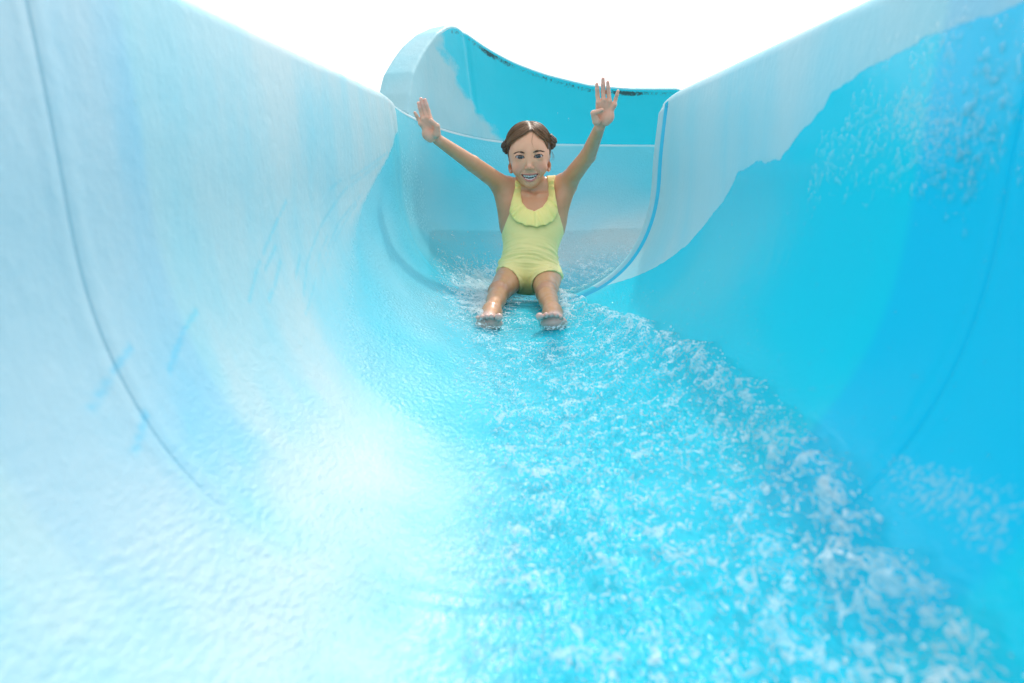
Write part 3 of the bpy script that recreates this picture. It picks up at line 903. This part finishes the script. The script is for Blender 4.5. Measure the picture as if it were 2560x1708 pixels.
# eyes: lids round the ball, almond opening
EX, EZ, ER = 0.0285, -0.0026, 0.0132
EY = [float(front(head0, [q * EX], [EZ])[0]) - 0.0085 for q in (-1, 1)]
def almond(q, ey):
    def f(p):
        x, y, z = (p[..., 0] - q * EX) * q, p[..., 1], p[..., 2] - EZ
        t = np.clip(x / 0.0140, -1, 1)
        up = 0.0065 * np.clip(1 - np.abs(t) ** 2.2, 0, 1) ** 0.8 + 0.0012 * t; lo = -0.0044 * np.clip(1 - t * t, 0, 1) ** 0.9 + 0.0012 * t
        return np.maximum(np.maximum(z - up, lo - z), np.maximum(np.abs(x) - 0.0140, np.maximum(ey + 0.001 - y, y - ey - 0.05)))
    return f, np.array([q * EX, ey + 0.025, EZ]), 0.035
for q, ey in zip((-1, 1), EY):
    body.add(ell((q * EX, ey, EZ), (ER + 0.0017,) * 3), 0.006, HEAD)
for q, ey in zip((-1, 1), EY):
    body.add(almond(q, ey), 0.0010, HEAD, True)
# ears
for q in (-1, 1):
    ca, sa = math.cos(q * R(28)), math.sin(q * R(28))
    M_ = [[ca, -sa, 0], [sa, ca, 0], [0, 0, 1]]
    c = np.array([q * 0.0612, -0.012, -0.022])
    body.add(ell(c, (0.0052, 0.0160, 0.0265), M_), 0.006, HEAD)
    body.add(ell(c + np.array([q * 0.0068, 0.006, 0.005]), (0.0045, 0.0080, 0.0135), M_), 0.004, HEAD, True)
    body.add(ell(c + np.array([-q * 0.002, 0.006, -0.0225]), (0.0045, 0.0065, 0.0055)), 0.009, HEAD)

# -- skin
def skin_material():
    g = NT('skin')
    c = g.n('ShaderNodeAttribute', attribute_name='Col').outputs['Color']
    n = g.noise(55, 4, 0.6); f = g.noise(700, 2, 0.6)
    c = g.mix(g.math('MULTIPLY', g.ramp(n, 0.35, 0.75), 0.22), c, g.mix(0.5, c, (0.42, 0.16, 0.10, 1)))
    b = g.bump(f, 0.25, 0.0006)
    p = g.n('ShaderNodeBsdfPrincipled', i_Base_Color=c, i_Normal=b)
    wetn = g.noise(30, 3, 0.6)
    g.put(p.inputs['Roughness'], g.mixf(g.ramp(wetn, 0.42, 0.58), 0.30, 0.52))
    p.inputs['Subsurface Weight'].default_value = 0.12
    p.inputs['Subsurface Radius'].default_value = (1.0, 0.32, 0.18)
    p.inputs['Subsurface Scale'].default_value = 0.006
    p.inputs['Coat Weight'].default_value = 0.12; p.inputs['Coat Roughness'].default_value = 0.15
    return g.done(p)
M_SKIN = skin_material()
def plain(name, col, rough, sss=0.0, coat=0.0, attr=None):
    g = NT(name)
    p = g.n('ShaderNodeBsdfPrincipled', i_Roughness=rough)
    if attr: g.put(p.inputs['Base Color'], g.n('ShaderNodeAttribute', attribute_name=attr).outputs['Color'])
    else:
        n = g.noise(120, 2, 0.5)
        g.put(p.inputs['Base Color'], g.mix(g.math('MULTIPLY', n, 0.25), (*col, 1), (*[x * 0.8 for x in col], 1)))
    if sss: p.inputs['Subsurface Weight'].default_value = sss; p.inputs['Subsurface Scale'].default_value = 0.002
    if coat: p.inputs['Coat Weight'].default_value = coat; p.inputs['Coat Roughness'].default_value = 0.03
    return g.done(p)

h = 0.0028
lo = np.array([-0.36, 1.59, -0.46]); hi = np.array([0.36, 2.50, 0.27])
V, F = nets(body.grid(lo, hi, h), lo, h)
# finer faces on the head, hands and feet
bm = bmesh.new()
bv = [bm.verts.new(v) for v in V]
for f in F: bm.faces.new([bv[i] for i in f])
bm.verts.ensure_lookup_table()
Lh = HEAD.loc(V)
inhead = (np.abs(Lh[:, 0]) < 0.085) & (Lh[:, 1] > 0.0) & (np.abs(Lh[:, 2] + 0.02) < 0.095)
inhand = (V[:, 1] < 2.05) & (V[:, 2] > 0.03)
infoot = (V[:, 1] < 1.72)
fine = inhead | inhand | infoot
bm.verts.index_update()
ed = [e for e in bm.edges if fine[e.verts[0].index] and fine[e.verts[1].index]]
bmesh.ops.subdivide_edges(bm, edges=ed, cuts=1, use_grid_fill=True)
bm.verts.index_update()
V = np.array([v.co[:] for v in bm.verts]); F = [[v.index for v in f.verts] for f in bm.faces]; bm.free()
E_ = np.array([(f[i], f[(i + 1) % len(f)]) for f in F for i in range(len(f))])
for _ in range(2):
    acc = np.zeros_like(V); np.add.at(acc, E_[:, 0], V[E_[:, 1]]); np.add.at(acc, E_[:, 1], V[E_[:, 0]])
    cnt = np.bincount(E_.ravel(), minlength=len(V))[:, None]
    V = V * 0.5 + 0.5 * acc / cnt
V = snap(V, body.at, 3)
person = mesh_obj('person', V, F, M_SKIN)
d_ = body.at(V)
nv_ = np.stack([body.at(V + np.eye(3)[i] * 8e-4) - d_ for i in range(3)], -1)
nv_ /= np.linalg.norm(nv_, axis=1)[:, None] + 1e-12
person.data.normals_split_custom_set_from_vertices((nv_ @ Wn[:3, :3].T).tolist())
# colours of the skin itself
q = HEAD.loc(V)
face = sstep(0.16, 0.10, np.linalg.norm(q - np.array([0, 0.0, 0.0]), axis=1))
colr = np.tile(np.array([0.65, 0.315, 0.170]), (len(V), 1))
def tint(m, c, amt=1.0):
    global colr
    m = np.clip(m * amt, 0, 1)[:, None]; colr = colr * (1 - m) + np.array(c) * m
tint(face, (0.74, 0.405, 0.255), 0.9)
for sgn in (-1, 1):
    tint(np.exp(-(((q[:, 0] - sgn * 0.036) / 0.016) ** 2 + ((q[:, 2] + 0.036) / 0.014) ** 2)) * (q[:, 1] > 0.01), (0.70, 0.29, 0.22), 0.6)
    tint(np.exp(-((q[:, 0] - sgn * 0.068) / 0.008) ** 2 - ((q[:, 2] + 0.02) / 0.03) ** 2 - ((q[:, 1] + 0.01) / 0.03) ** 2), (0.64, 0.30, 0.20), 0.35)
tint(np.exp(-((q[:, 0] / 0.011) ** 2 + ((q[:, 2] + 0.034) / 0.009) ** 2)) * (q[:, 1] > 0.04), (0.62, 0.29, 0.22), 0.35)
infr = q[:, 1] > 0.035
t_ = np.abs(q[:, 0]) / MW
uplip = infr & (q[:, 2] < mtop(q[:, 0]) + 0.0048 * np.clip(1 - t_ ** 2, 0, 1) ** 0.5 + 0.0003) & (q[:, 2] > mtop(q[:, 0]) - 0.002) & (t_ < 1.05)
lolip = infr & (q[:, 2] > mbot(q[:, 0]) - 0.0068 * np.clip(1 - t_ ** 2, 0, 1) ** 0.5 - 0.0002) & (q[:, 2] < mbot(q[:, 0]) + 0.002) & (t_ < 1.02)
tint(uplip.astype(float), (0.42, 0.145, 0.13), 0.85); tint(lolip.astype(float), (0.52, 0.17, 0.16), 0.9)
infr = infr & (np.abs(q[:, 0]) < 0.035) & (np.abs(q[:, 2] - MZ) < 0.03)
fy = front(head0, q[:, 0][infr], q[:, 2][infr])
cav = np.zeros(len(V)); cav[infr] = ((fy - q[:, 1][infr]) > 0.0060) & (t_[infr] < 1.02) & (q[:, 2][infr] < MZ + 0.004) & (q[:, 2][infr] > -0.078)
tint(cav, (0.10, 0.018, 0.016))
# rim of the eyelids: lash line
for sgn, ey in zip((-1, 1), EY):
    x = (q[:, 0] - sgn * EX) * sgn; z = q[:, 2] - EZ; t = np.clip(x / 0.0140, -1, 1)
    up = 0.0065 * np.clip(1 - np.abs(t) ** 2.2, 0, 1) ** 0.8 + 0.0012 * t; lw = -0.0044 * np.clip(1 - t * t, 0, 1) ** 0.9 + 0.0012 * t
    near = (np.abs(x) < 0.0150) & (q[:, 1] > ey)
    tint(near * np.exp(-((z - up) / 0.0012) ** 2), (0.05, 0.03, 0.025), 0.9)
    tint(near * np.exp(-((z - lw) / 0.0010) ** 2), (0.22, 0.10, 0.08), 0.6)
    tint(near * np.exp(-((z - up - 0.0045) / 0.0012) ** 2) * (np.abs(x) < 0.0125), (0.30, 0.15, 0.11), 0.5)  # darker line along the crease above the upper lid
palm = sstep(2.014, 1.982, V[:, 1]) * (V[:, 2] > 0.0)
tint(palm, (0.73, 0.41, 0.30), 0.8)
ftip = palm * sstep(0.0, 0.03, V[:, 2] - np.where(V[:, 0] < 0, pt(1057, 285, YH)[2], pt(1512, 240, YH)[2]))
tint(ftip, (0.78, 0.42, 0.36), 0.6)
sole = sstep(1.725, 1.675, V[:, 1])
tint(sole, (0.76, 0.46, 0.40), 0.9)
kn = np.minimum(np.linalg.norm(V - KnR, axis=1), np.linalg.norm(V - KnL, axis=1))
tint(sstep(0.055, 0.03, kn), (0.46, 0.20, 0.13), 0.45)
set_col(person, 'Col', colr)
tag(person, 'laughing girl in a yellow swimsuit sliding with both arms raised', 'person')

def child(o, par=None):
    o.parent = par or person
    return o
# -- eyes, teeth, lashes, brows
def eye(q, ey):
    n, m = 40, 64
    ph = np.linspace(0, math.pi, n)[:, None]; th = np.linspace(0, 2 * math.pi, m, endpoint=False)[None, :]
    loc = np.stack([np.sin(ph) * np.cos(th), np.cos(ph) + 0 * th, np.sin(ph) * np.sin(th)], -1)
    gaze = 0
    a = np.arccos(np.clip(loc[..., 1], -1, 1)) * ER
    bulge = 1 + 0.03 * np.exp(-(a / 0.005) ** 2)
    v = HEAD.wld((loc * ER * bulge[..., None] + np.array([q * EX, ey, EZ + 0.0003])).reshape(-1, 3))
    o = mesh_obj('eye', v, grid_faces(n, m, True)[:, ::-1], M_EYE)
    c = np.tile(np.array([0.60, 0.60, 0.62]), (n * m, 1)); a = a.ravel()[:, None]
    c = c + (np.array([0.028, 0.040, 0.052]) - c) * (1 - sstep(0.0074, 0.0081, a))
    c = c + (np.array([0.012, 0.018, 0.025]) - c) * np.exp(-((a - 0.0072) / 0.0010) ** 2) * 0.9
    c = c + (np.array([0.004, 0.004, 0.005]) - c) * (1 - sstep(0.0030, 0.0036, a))
    set_col(o, 'Col', c); child(o)
M_EYE = plain('eyeball', None, 0.12, coat=1.0, attr='Col')
for sgn, ey in zip((-1, 1), EY): eye(sgn, ey)
M_HAIR_DARK = plain('brow_hair', (0.10, 0.055, 0.036), 0.7)
def strands(name, paths, r, mat, n=4):
    B = Bag()
    for p, rr in zip(paths, r):
        p = np.asarray(p, float)
        if len(p) < 9:
            p = np.stack([np.interp(np.linspace(0, len(p) - 1, 2 * len(p)), range(len(p)), p[:, j]) for j in range(3)], -1)
            for _ in range(2): p[1:-1] = (p[:-2] + 2 * p[1:-1] + p[2:]) / 4
        k = len(p); prof_ = rr * np.concatenate([np.linspace(0.7, 1, k - k // 2), np.linspace(1, 0.25, k // 2)])
        B.add(*tube(HEAD.wld(np.asarray(p)), prof_, n))
    return B.obj(name, mat)
for sgn, ey in zip((-1, 1), EY):
    ps, rs = [], []
    for i in range(26):
        t = -0.9 + 1.9 * i / 25 * 0.98; t = min(t, 0.98)
        up = 0.0065 * (1 - abs(t) ** 2.2) ** 0.8 + 0.0012 * t
        x = q_ = sgn * (EX + t * 0.0140)
        y = ey + math.sqrt(max((ER + 0.0015) ** 2 - (t * 0.0140) ** 2 - up * up, 1e-6))
        ps.append([(x, y, EZ + up), (x + sgn * t * 0.0012, y + 0.0030, EZ + up + 0.0004), (x + sgn * t * 0.0022, y + 0.0036, EZ + up + 0.0018)]); rs.append(0.00040)
    child(strands('eyelash', ps, rs, M_HAIR_DARK))
    nb = 190
    t = rng.random(nb); x = sgn * (0.0125 + 0.0320 * t)
    z = 0.0095 + 0.0034 * np.sin(np.minimum(t, 0.98) ** 0.8 * 2.7) + rng.normal(size=nb) * 0.0017 * (1.1 - 0.6 * t) + (0.001 if sgn > 0 else 0)
    x2 = x + sgn * 0.0050; z2 = z + 0.0012 * (1 - 2.2 * t)
    y1 = front(head0, x, z); y2 = front(head0, x2, z2)
    ps = [[(x[i], y1[i] + 0.0001, z[i]), ((x[i] + x2[i]) / 2, (y1[i] + y2[i]) / 2 + 0.0007, (z[i] + z2[i]) / 2), (x2[i], y2[i] + 0.0003, z2[i])] for i in range(nb)]
    rs = [0.00024] * nb
    child(strands('eyebrow', ps, rs, M_HAIR_DARK))
M_TEETH = plain('enamel', (0.90, 0.88, 0.84), 0.15, 0.1, 0.5)
def teeth(top):
    B = Bag(); n = 6; yb = float(front(head0, [0.0], [MZ])[0]) - 0.0035
    for i in range(n):
        x = (i - (n - 1) / 2) * (0.0072 if top else 0.0056)
        w = 0.0036 if top else 0.0028; hgt = (0.0074 if abs(i - 2.5) < 1 else 0.0066) if top else 0.0052
        y = yb - 16.0 * x * x; ang = -math.atan(32 * x) 
        zc = (mtop(np.array(x)) + 0.0014 - hgt / 2) if top else (mbot(np.array(x * 0.9)) + hgt / 2 - 0.0020)
        bm = bmesh.new(); bmesh.ops.create_cube(bm, size=1)
        bmesh.ops.bevel(bm, geom=bm.edges[:], offset=0.14, segments=2, affect='EDGES')
        v = np.array([k.co[:] for k in bm.verts]); f = [[k.index for k in g.verts] for g in bm.faces]; bm.free()
        v = v * np.array([2 * w, 0.004, hgt])
        c, s_ = math.cos(ang), math.sin(ang)
        v = np.stack([v[:, 0] * c - v[:, 1] * s_ + x, v[:, 0] * s_ + v[:, 1] * c + y, v[:, 2] + float(zc)], -1)
        B.add(HEAD.wld(v), [g[::-1] for g in f])
    o = B.obj('teeth', M_TEETH); child(o)
teeth(True); teeth(False)
M_TONGUE = plain('tongue', (0.45, 0.13, 0.12), 0.25)
def ellmesh(c, r, fr=HEAD, n=16, m=24):
    ph = np.linspace(0, math.pi, n)[:, None]; th = np.linspace(0, 2 * math.pi, m, endpoint=False)[None, :]
    loc = np.stack([np.sin(ph) * np.cos(th), np.sin(ph) * np.sin(th), np.cos(ph) + 0 * th], -1)
    return fr.wld((loc * np.array(r) + np.array(c)).reshape(-1, 3)), grid_faces(n, m, True)
v, f = ellmesh((0, 0.047, -0.0715), (0.016, 0.016, 0.0045)); child(mesh_obj('tongue', v, f, M_TONGUE))
M_METAL = NT('silver'); M_METAL = M_METAL.done(M_METAL.n('ShaderNodeBsdfPrincipled', i_Base_Color=(0.85, 0.86, 0.9, 1), i_Metallic=1.0, i_Roughness=0.15))
for sgn in (-1, 1):
    v, f = ellmesh((sgn * 0.0612, 0.0030, -0.0435), (0.0022, 0.0022, 0.0022), n=8, m=12)
    child(mesh_obj('earring', v, f, M_METAL))

# -- hair
def hair_material(name, a, b):
    g = NT(name)
    n = g.noise(160, 3, 0.6); i_ = g.n('ShaderNodeNewGeometry').outputs['Random Per Island']
    c = g.mix(g.math('ADD', g.math('MULTIPLY', n, 0.5), g.math('MULTIPLY', i_, 0.5)), (*a, 1), (*b, 1))
    bm_ = g.bump(n, 0.3, 0.001)
    return g.done(g.n('ShaderNodeBsdfPrincipled', i_Base_Color=c, i_Roughness=0.4, i_Normal=bm_))
M_HAIR = hair_material('brown_hair', (0.045, 0.021, 0.010), (0.30, 0.16, 0.07))
M_CAP = hair_material('under_hair', (0.035, 0.017, 0.009), (0.10, 0.05, 0.025))
CC, CRD = np.array([0, -0.020, 0.028]), np.array([0.0675, 0.086, 0.0725])
opening = np.array([(-.2, -.2), (-.2, -.012), (-.0600, -.014), (-.0630, .012), (-.0550, .041), (-.041, .0555), (-.0195, .0655), (.002, .0755), (.0165, .0750), (.038, .060), (.051, .0385), (.0590, .016), (.0640, 0), (.2, -.002), (.2, -.2)])
cap_e = ell(CC, CRD + 0.0052)[0]
def capf(p):
    l = HEAD.loc(p)
    d = cap_e(l)
    jag = 0.0010 * np.sin(l[..., 0] * 900) 
    cutf = -poly_sd(l[..., 0], l[..., 2] + jag, opening)
    cutb = -(l[..., 2] + 0.030 + 0.5 * (l[..., 1] + 0.02))
    cut = np.where(l[..., 1] > 0.002, cutf, np.minimum(cutb, 1))
    cut = np.where((l[..., 1] > -0.004) & (l[..., 1] <= 0.002), np.maximum(cutb, np.minimum(cutf, cutb)), cut)
    return np.maximum(d * HEAD.k, cut * HEAD.k)
lo2 = Hc - 0.13; hi2 = Hc + 0.14; h2 = 0.0024
ax = [np.arange(lo2[i], hi2[i], h2) for i in range(3)]
Gc = capf(np.stack(np.meshgrid(*ax, indexing='ij'), -1)).astype(np.float32)
cv, cf = nets(Gc, lo2, h2)
hair = mesh_obj('hair', cv, cf, M_CAP)
child(hair); hair['label'] = 'wet brown hair parted over the forehead and pinned in side buns'
def on_cap(d, lift):
    d = d / np.linalg.norm(d, axis=-1)[..., None]
    r = 1 / np.sqrt(((d / (CRD + 0.0052)) ** 2).sum(-1))
    return CC + d * (r[..., None] + np.asarray(lift)[..., None])
BUN = {-1: np.array([-0.0710, -0.012, 0.032]), 1: np.array([0.0725, -0.012, 0.040])}
ps, rs = [], []
for i in range(900):
    sgn = -1 if i % 2 else 1
    t = rng.random()
    # root on the parting, from the forehead back over the crown
    root = np.array([0.012 - 0.010 * t, 0.052 - 0.12 * t, 0.077 + 0.045 * math.sin(min(1, t * 1.6) * math.pi / 2)])
    root[0] += sgn * 0.001 + rng.normal() * 0.0015
    d0 = root - CC; d1 = BUN[sgn] + rng.normal(size=3) * 0.007 - CC
    k = np.linspace(0, 1, 12)
    fwd = (0.040 * (1 - t) ** 2 + 0.004) 
    drop = -0.010 * (1 - t)
    d = d0[None] * (1 - k[:, None]) + d1[None] * k[:, None]
    d = d / np.linalg.norm(d, axis=1)[:, None] * 0.08
    d = d + np.outer(np.sin(k * math.pi), [sgn * 0.006, fwd, drop])
    lift = 0.0004 + (0.0020 + 0.0035 * (rng.random() < 0.12)) * rng.random() * np.sin(k * math.pi * 0.9 + 0.15) + 0.0005 * np.sin(k * 9 + i)
    p = on_cap(d, lift)
    # keep clear of the open forehead
    sd = poly_sd(p[:, 0], p[:, 2], opening)
    if ((sd < -0.0035) & (p[:, 1] > 0.01)).any(): continue
    ps.append(p); rs.append(0.0007 + 0.0007 * rng.random())
for i in range(90):          # short loose hairs standing off the crown and temples
    d = rng.normal(size=3) * np.array([1, 0.6, 0.5]) + np.array([0, 0.25, 0.9]); d /= np.linalg.norm(d)
    if d[1] > 0.55 and d[2] < 0.75: continue
    t1 = np.cross(d, rng.normal(size=3)); k = np.linspace(0, 1, 9)
    dd = d[None] + np.outer(k * 0.35, t1); p = on_cap(dd, 0.001 + 0.006 * k ** 1.5 * rng.random())
    if (poly_sd(p[:, 0], p[:, 2], opening) < 0).any(): continue
    ps.append(p); rs.append(0.00022)
# locks following the hairline down to the ears
for sgn, line in ((-1, [(.004, .0775), (-.018, .0685), (-.040, .0585), (-.0545, .0440), (-.0625, .0200), (-.0622, -.004), (-.0590, -.016)]),
                  (1, [(.014, .0775), (.036, .0640), (.050, .0430), (.0585, .0200), (.0640, .0020), (.0668, -.010)])):
    for i in range(70):
        L_ = np.array(line) + np.array([sgn * rng.random() * 0.006, rng.random() * 0.006])
        k = np.linspace(0, len(L_) - 1 - rng.random() * 1.6, 16)
        x = np.interp(k, range(len(L_)), L_[:, 0]) + 0.0006 * np.sin(k * 3 + i); z = np.interp(k, range(len(L_)), L_[:, 1])
        e = 1 - ((x - CC[0]) / (CRD[0] + 0.006)) ** 2 - ((z - CC[2]) / (CRD[2] + 0.006)) ** 2
        y = CC[1] + (CRD[1] + 0.006) * np.sqrt(np.clip(e, 0.02, 1))
        fy_ = front(head0, x, z); y = np.maximum(np.minimum(y, fy_ + 0.006), fy_ + 0.0012) if True else y
        y = np.where(np.abs(x) > 0.060, np.minimum(y, 0.02), y)
        ps.append(np.stack([x, y, z], -1)); rs.append(0.0007 + 0.0005 * rng.random())
# the wet wisp on the forehead and a few flyaways by the ears
for dx in (0, 0.0009):
    pts_ = [(.0150 + dx, .0745), (.0135 + dx, .062), (.0090 + dx * 2, .050), (.0085 + dx, .036), (.0150 + dx * 3, .0210)]
    y = front(head0, [a for a, _ in pts_], [b for _, b in pts_]) + 0.0010
    ps.append([(a, yy, b) for (a, b), yy in zip(pts_, y)]); rs.append(0.00028)
for dx in (0, 0.002, -0.003):
    ps.append([(.072, .002, .012), (.077 + dx, 0.004, .000), (.0775 + dx, .006, -.010), (.0745 + dx * 1.6, .006, -.019)]); rs.append(0.0004)
    ps.append([(-.066, .006, .010), (-.064 + dx * .5, .012, -.004), (-.0605 + dx * .5, .016, -.018)]); rs.append(0.0006)
o = strands('hair_strands', ps, rs, M_HAIR, 4); o.parent = hair
o['kind'] = 'stuff'
M_BUN = hair_material('bun_hair', (0.035, 0.018, 0.010), (0.12, 0.062, 0.03))
for sgn in (-1, 1):
    B = Bag(); k = np.linspace(0, 1, 90)
    for ph in (0, 2.1, 4.2):                       # three strands of the plait wound into a knot
        a = k * 2.3 * 2 * math.pi; rr = 0.004 + 0.0112 * k
        w = 0.0042 * np.sin(a * 3.5 + ph); w2 = 0.0034 * np.cos(a * 3.5 + ph)
        c = np.stack([sgn * (0.012 * (1 - k) + w2 - 0.002), (rr + w) * np.cos(a), (rr + w) * np.sin(a) * 1.15], -1) + BUN[sgn]
        B.add(*tube(HEAD.wld(c), 0.0058 - 0.001 * k, 8))
    o = B.obj('bun', M_BUN); o.parent = hair

# -- swimsuit
def tor(px, py):
    d = ray(float(px), float(py)); o_ = Pv + Ff * 0.068
    k = (o_ @ Ff) / (d @ Ff); l = TORSO.loc(d * k); return l[0], l[2]
suit_poly = np.array([tor(*p) for p in [(1283, 425), (1289, 462), (1282, 500), (1275, 528), (1256, 562), (1225, 585), (1215, 650), (1246, 667), (1270, 681), (1289, 700), (1298, 716), (1303, 735), (1322, 735), (1328, 718), (1341, 705), (1358, 698), (1379, 691), (1398, 684), (1440, 662), (1445, 590), (1421, 576), (1396, 526), (1388, 490), (1385, 462), (1390, 425), (1366, 425), (1371, 460), (1372, 480), (1368, 500), (1356, 519), (1336, 532), (1317, 524), (1305, 505), (1302, 485), (1303, 460), (1306, 425)]])
def suitf(p, th=0.0036):
    l = TORSO.loc(p)
    m = poly_sd(l[..., 0], l[..., 2], suit_poly)
    return np.maximum(torso.at(p) - th, m)
lo3 = np.array([-0.17, 2.02, -0.45]); hi3 = np.array([0.20, 2.46, 0.0]); h3 = 0.0028
Gs = torso.grid(lo3, hi3, h3) - 0.0036
_l = TORSO.loc(np.stack(np.meshgrid(*[lo3[i] + h3 * np.arange(Gs.shape[i]) for i in range(3)], indexing='ij'), -1))
_near = np.abs(Gs) < 0.012; _m = np.full(Gs.shape, 0.0); _m[_near] = poly_sd(_l[..., 0][_near], _l[..., 2][_near], suit_poly)
Gs = np.where(_near, np.maximum(Gs, _m), Gs)
sv, sf = nets(Gs, lo3, h3)
sv = snap(sv, suitf, 2)
l = TORSO.loc(sv)
e = 5e-4
gr = np.stack([torso.at(sv + np.eye(3)[i] * e) - torso.at(sv - np.eye(3)[i] * e) for i in range(3)], -1); gr /= np.linalg.norm(gr, axis=1)[:, None] + 1e-9
tt_ = l[:, 2] + 1.0 * (l[:, 0] - 0.004) ** 2
fold = fbm(l[:, 0] * 9, tt_ * 78, 6.0, 2) + 0.6 * fbm(l[:, 0] * 15 + 4, tt_ * 120, 2.0, 2)
amp = sstep(0.105, 0.030, l[:, 2]) * (0.35 + 0.65 * sstep(-0.075, -0.02, l[:, 2])) + 0.12
sv = sv + gr * (0.0032 * amp * fold * (l[:, 1] > -0.02))[:, None]
def fabric(name, c1, c2):
    g = NT(name)
    n = g.noise(40, 3, 0.5); w = g.noise(900, 2, 0.5)
    col = g.mix(n, (*c1, 1), (*c2, 1))
    p = g.n('ShaderNodeBsdfPrincipled', i_Base_Color=col, i_Roughness=0.62, i_Normal=g.bump(w, 0.25, 0.0005))
    p.inputs['Subsurface Weight'].default_value = 0.10; p.inputs['Subsurface Scale'].default_value = 0.004
    p.inputs['Sheen Weight'].default_value = 0.15
    return g.done(p)
M_SUIT = fabric('yellow_lycra', (0.86, 0.71, 0.28), (0.90, 0.76, 0.32))
M_RUFF = fabric('yellow_ruffle', (0.90, 0.75, 0.25), (0.93, 0.80, 0.29))
suit = mesh_obj('swimsuit', sv, sf, M_SUIT)
child(suit); suit['label'] = 'pale yellow one piece swimsuit wrinkled at the belly'
# gathered ruffle round the neckline
def front_t(a, t):
    c = np.full(np.shape(a), 0.16)
    for _ in range(50):
        d = torso.at(TORSO.wld(np.stack([a, c, t], -1)))
        c = c - np.clip(d, -0.012, 0.012) * 0.8
    return c
inn = np.array([tor(*p) for p in [(1301, 452), (1302, 470), (1303, 488), (1305, 505), (1314, 522), (1325, 530), (1337, 533), (1348, 528), (1360, 516), (1368, 500), (1372, 480), (1371, 465), (1371, 452)]])
outr = np.array([tor(*p) for p in [(1288, 452), (1287, 474), (1280, 500), (1273, 530), (1284, 552), (1308, 569), (1340, 576), (1368, 566), (1386, 550), (1395, 528), (1390, 500), (1386, 472), (1384, 452)]])
n, m = 220, 18
ks = np.linspace(0, len(inn) - 1, n)
ii = np.stack([np.interp(ks, range(len(inn)), inn[:, j]) for j in (0, 1)], -1); oo = np.stack([np.interp(ks, range(len(inn)), outr[:, j]) for j in (0, 1)], -1)
for _ in range(6):
    ii[1:-1] = (ii[:-2] + 2 * ii[1:-1] + ii[2:]) / 4; oo[1:-1] = (oo[:-2] + 2 * oo[1:-1] + oo[2:]) / 4
tq = np.linspace(0, 1, m)
A = ii[:, None, :] * (1 - tq[None, :, None]) + oo[:, None, :] * tq[None, :, None]
cc = front_t(A[..., 0].ravel(), A[..., 1].ravel()).reshape(n, m)
ph = ks[:, None] * 7.5 + 1.2 * fbm(ks * 1.3, 0.5, 0, 2)[:, None]
gath = (0.5 + 0.5 * np.sin(ph)) * (0.0030 + 0.0062 * tq[None, :] * (1.15 - tq[None, :] * 0.45)) * (0.65 + 0.35 * np.sin(ks * 2.3)[:, None])
cc = cc + 0.0052 + 0.0075 * np.sin(np.clip(tq, 0, 1) * math.pi * 0.62)[None, :] + gath
cc[:, 0] -= 0.003
hem = A[..., 1] - 0.0026 * np.sin(ph) * tq[None, :] ** 2
rv = TORSO.wld(np.stack([A[..., 0], cc, hem], -1).reshape(-1, 3))
rb = TORSO.wld(np.stack([A[..., 0], cc - 0.0016, hem], -1).reshape(-1, 3))
gf = grid_faces(n, m)
vv = np.concatenate([rv, rb]); N_ = n * m
rim_i = list(range(m)) ; fl = gf.tolist() + (gf[:, ::-1] + N_).tolist()
edge = [i for i in range(m)] + [i * m + m - 1 for i in range(1, n)] + [(n - 1) * m + i for i in range(m - 2, -1, -1)] + [i * m for i in range(n - 2, 0, -1)]
for a_, b_ in zip(edge, edge[1:] + edge[:1]): fl.append([b_, a_, a_ + N_, b_ + N_])
ruff = mesh_obj('ruffle', vv, fl, M_RUFF); ruff.parent = suit
bmr = bmesh.new(); bmr.from_mesh(ruff.data); bmesh.ops.recalc_face_normals(bmr, faces=bmr.faces[:]); bmr.to_mesh(ruff.data); bmr.free()
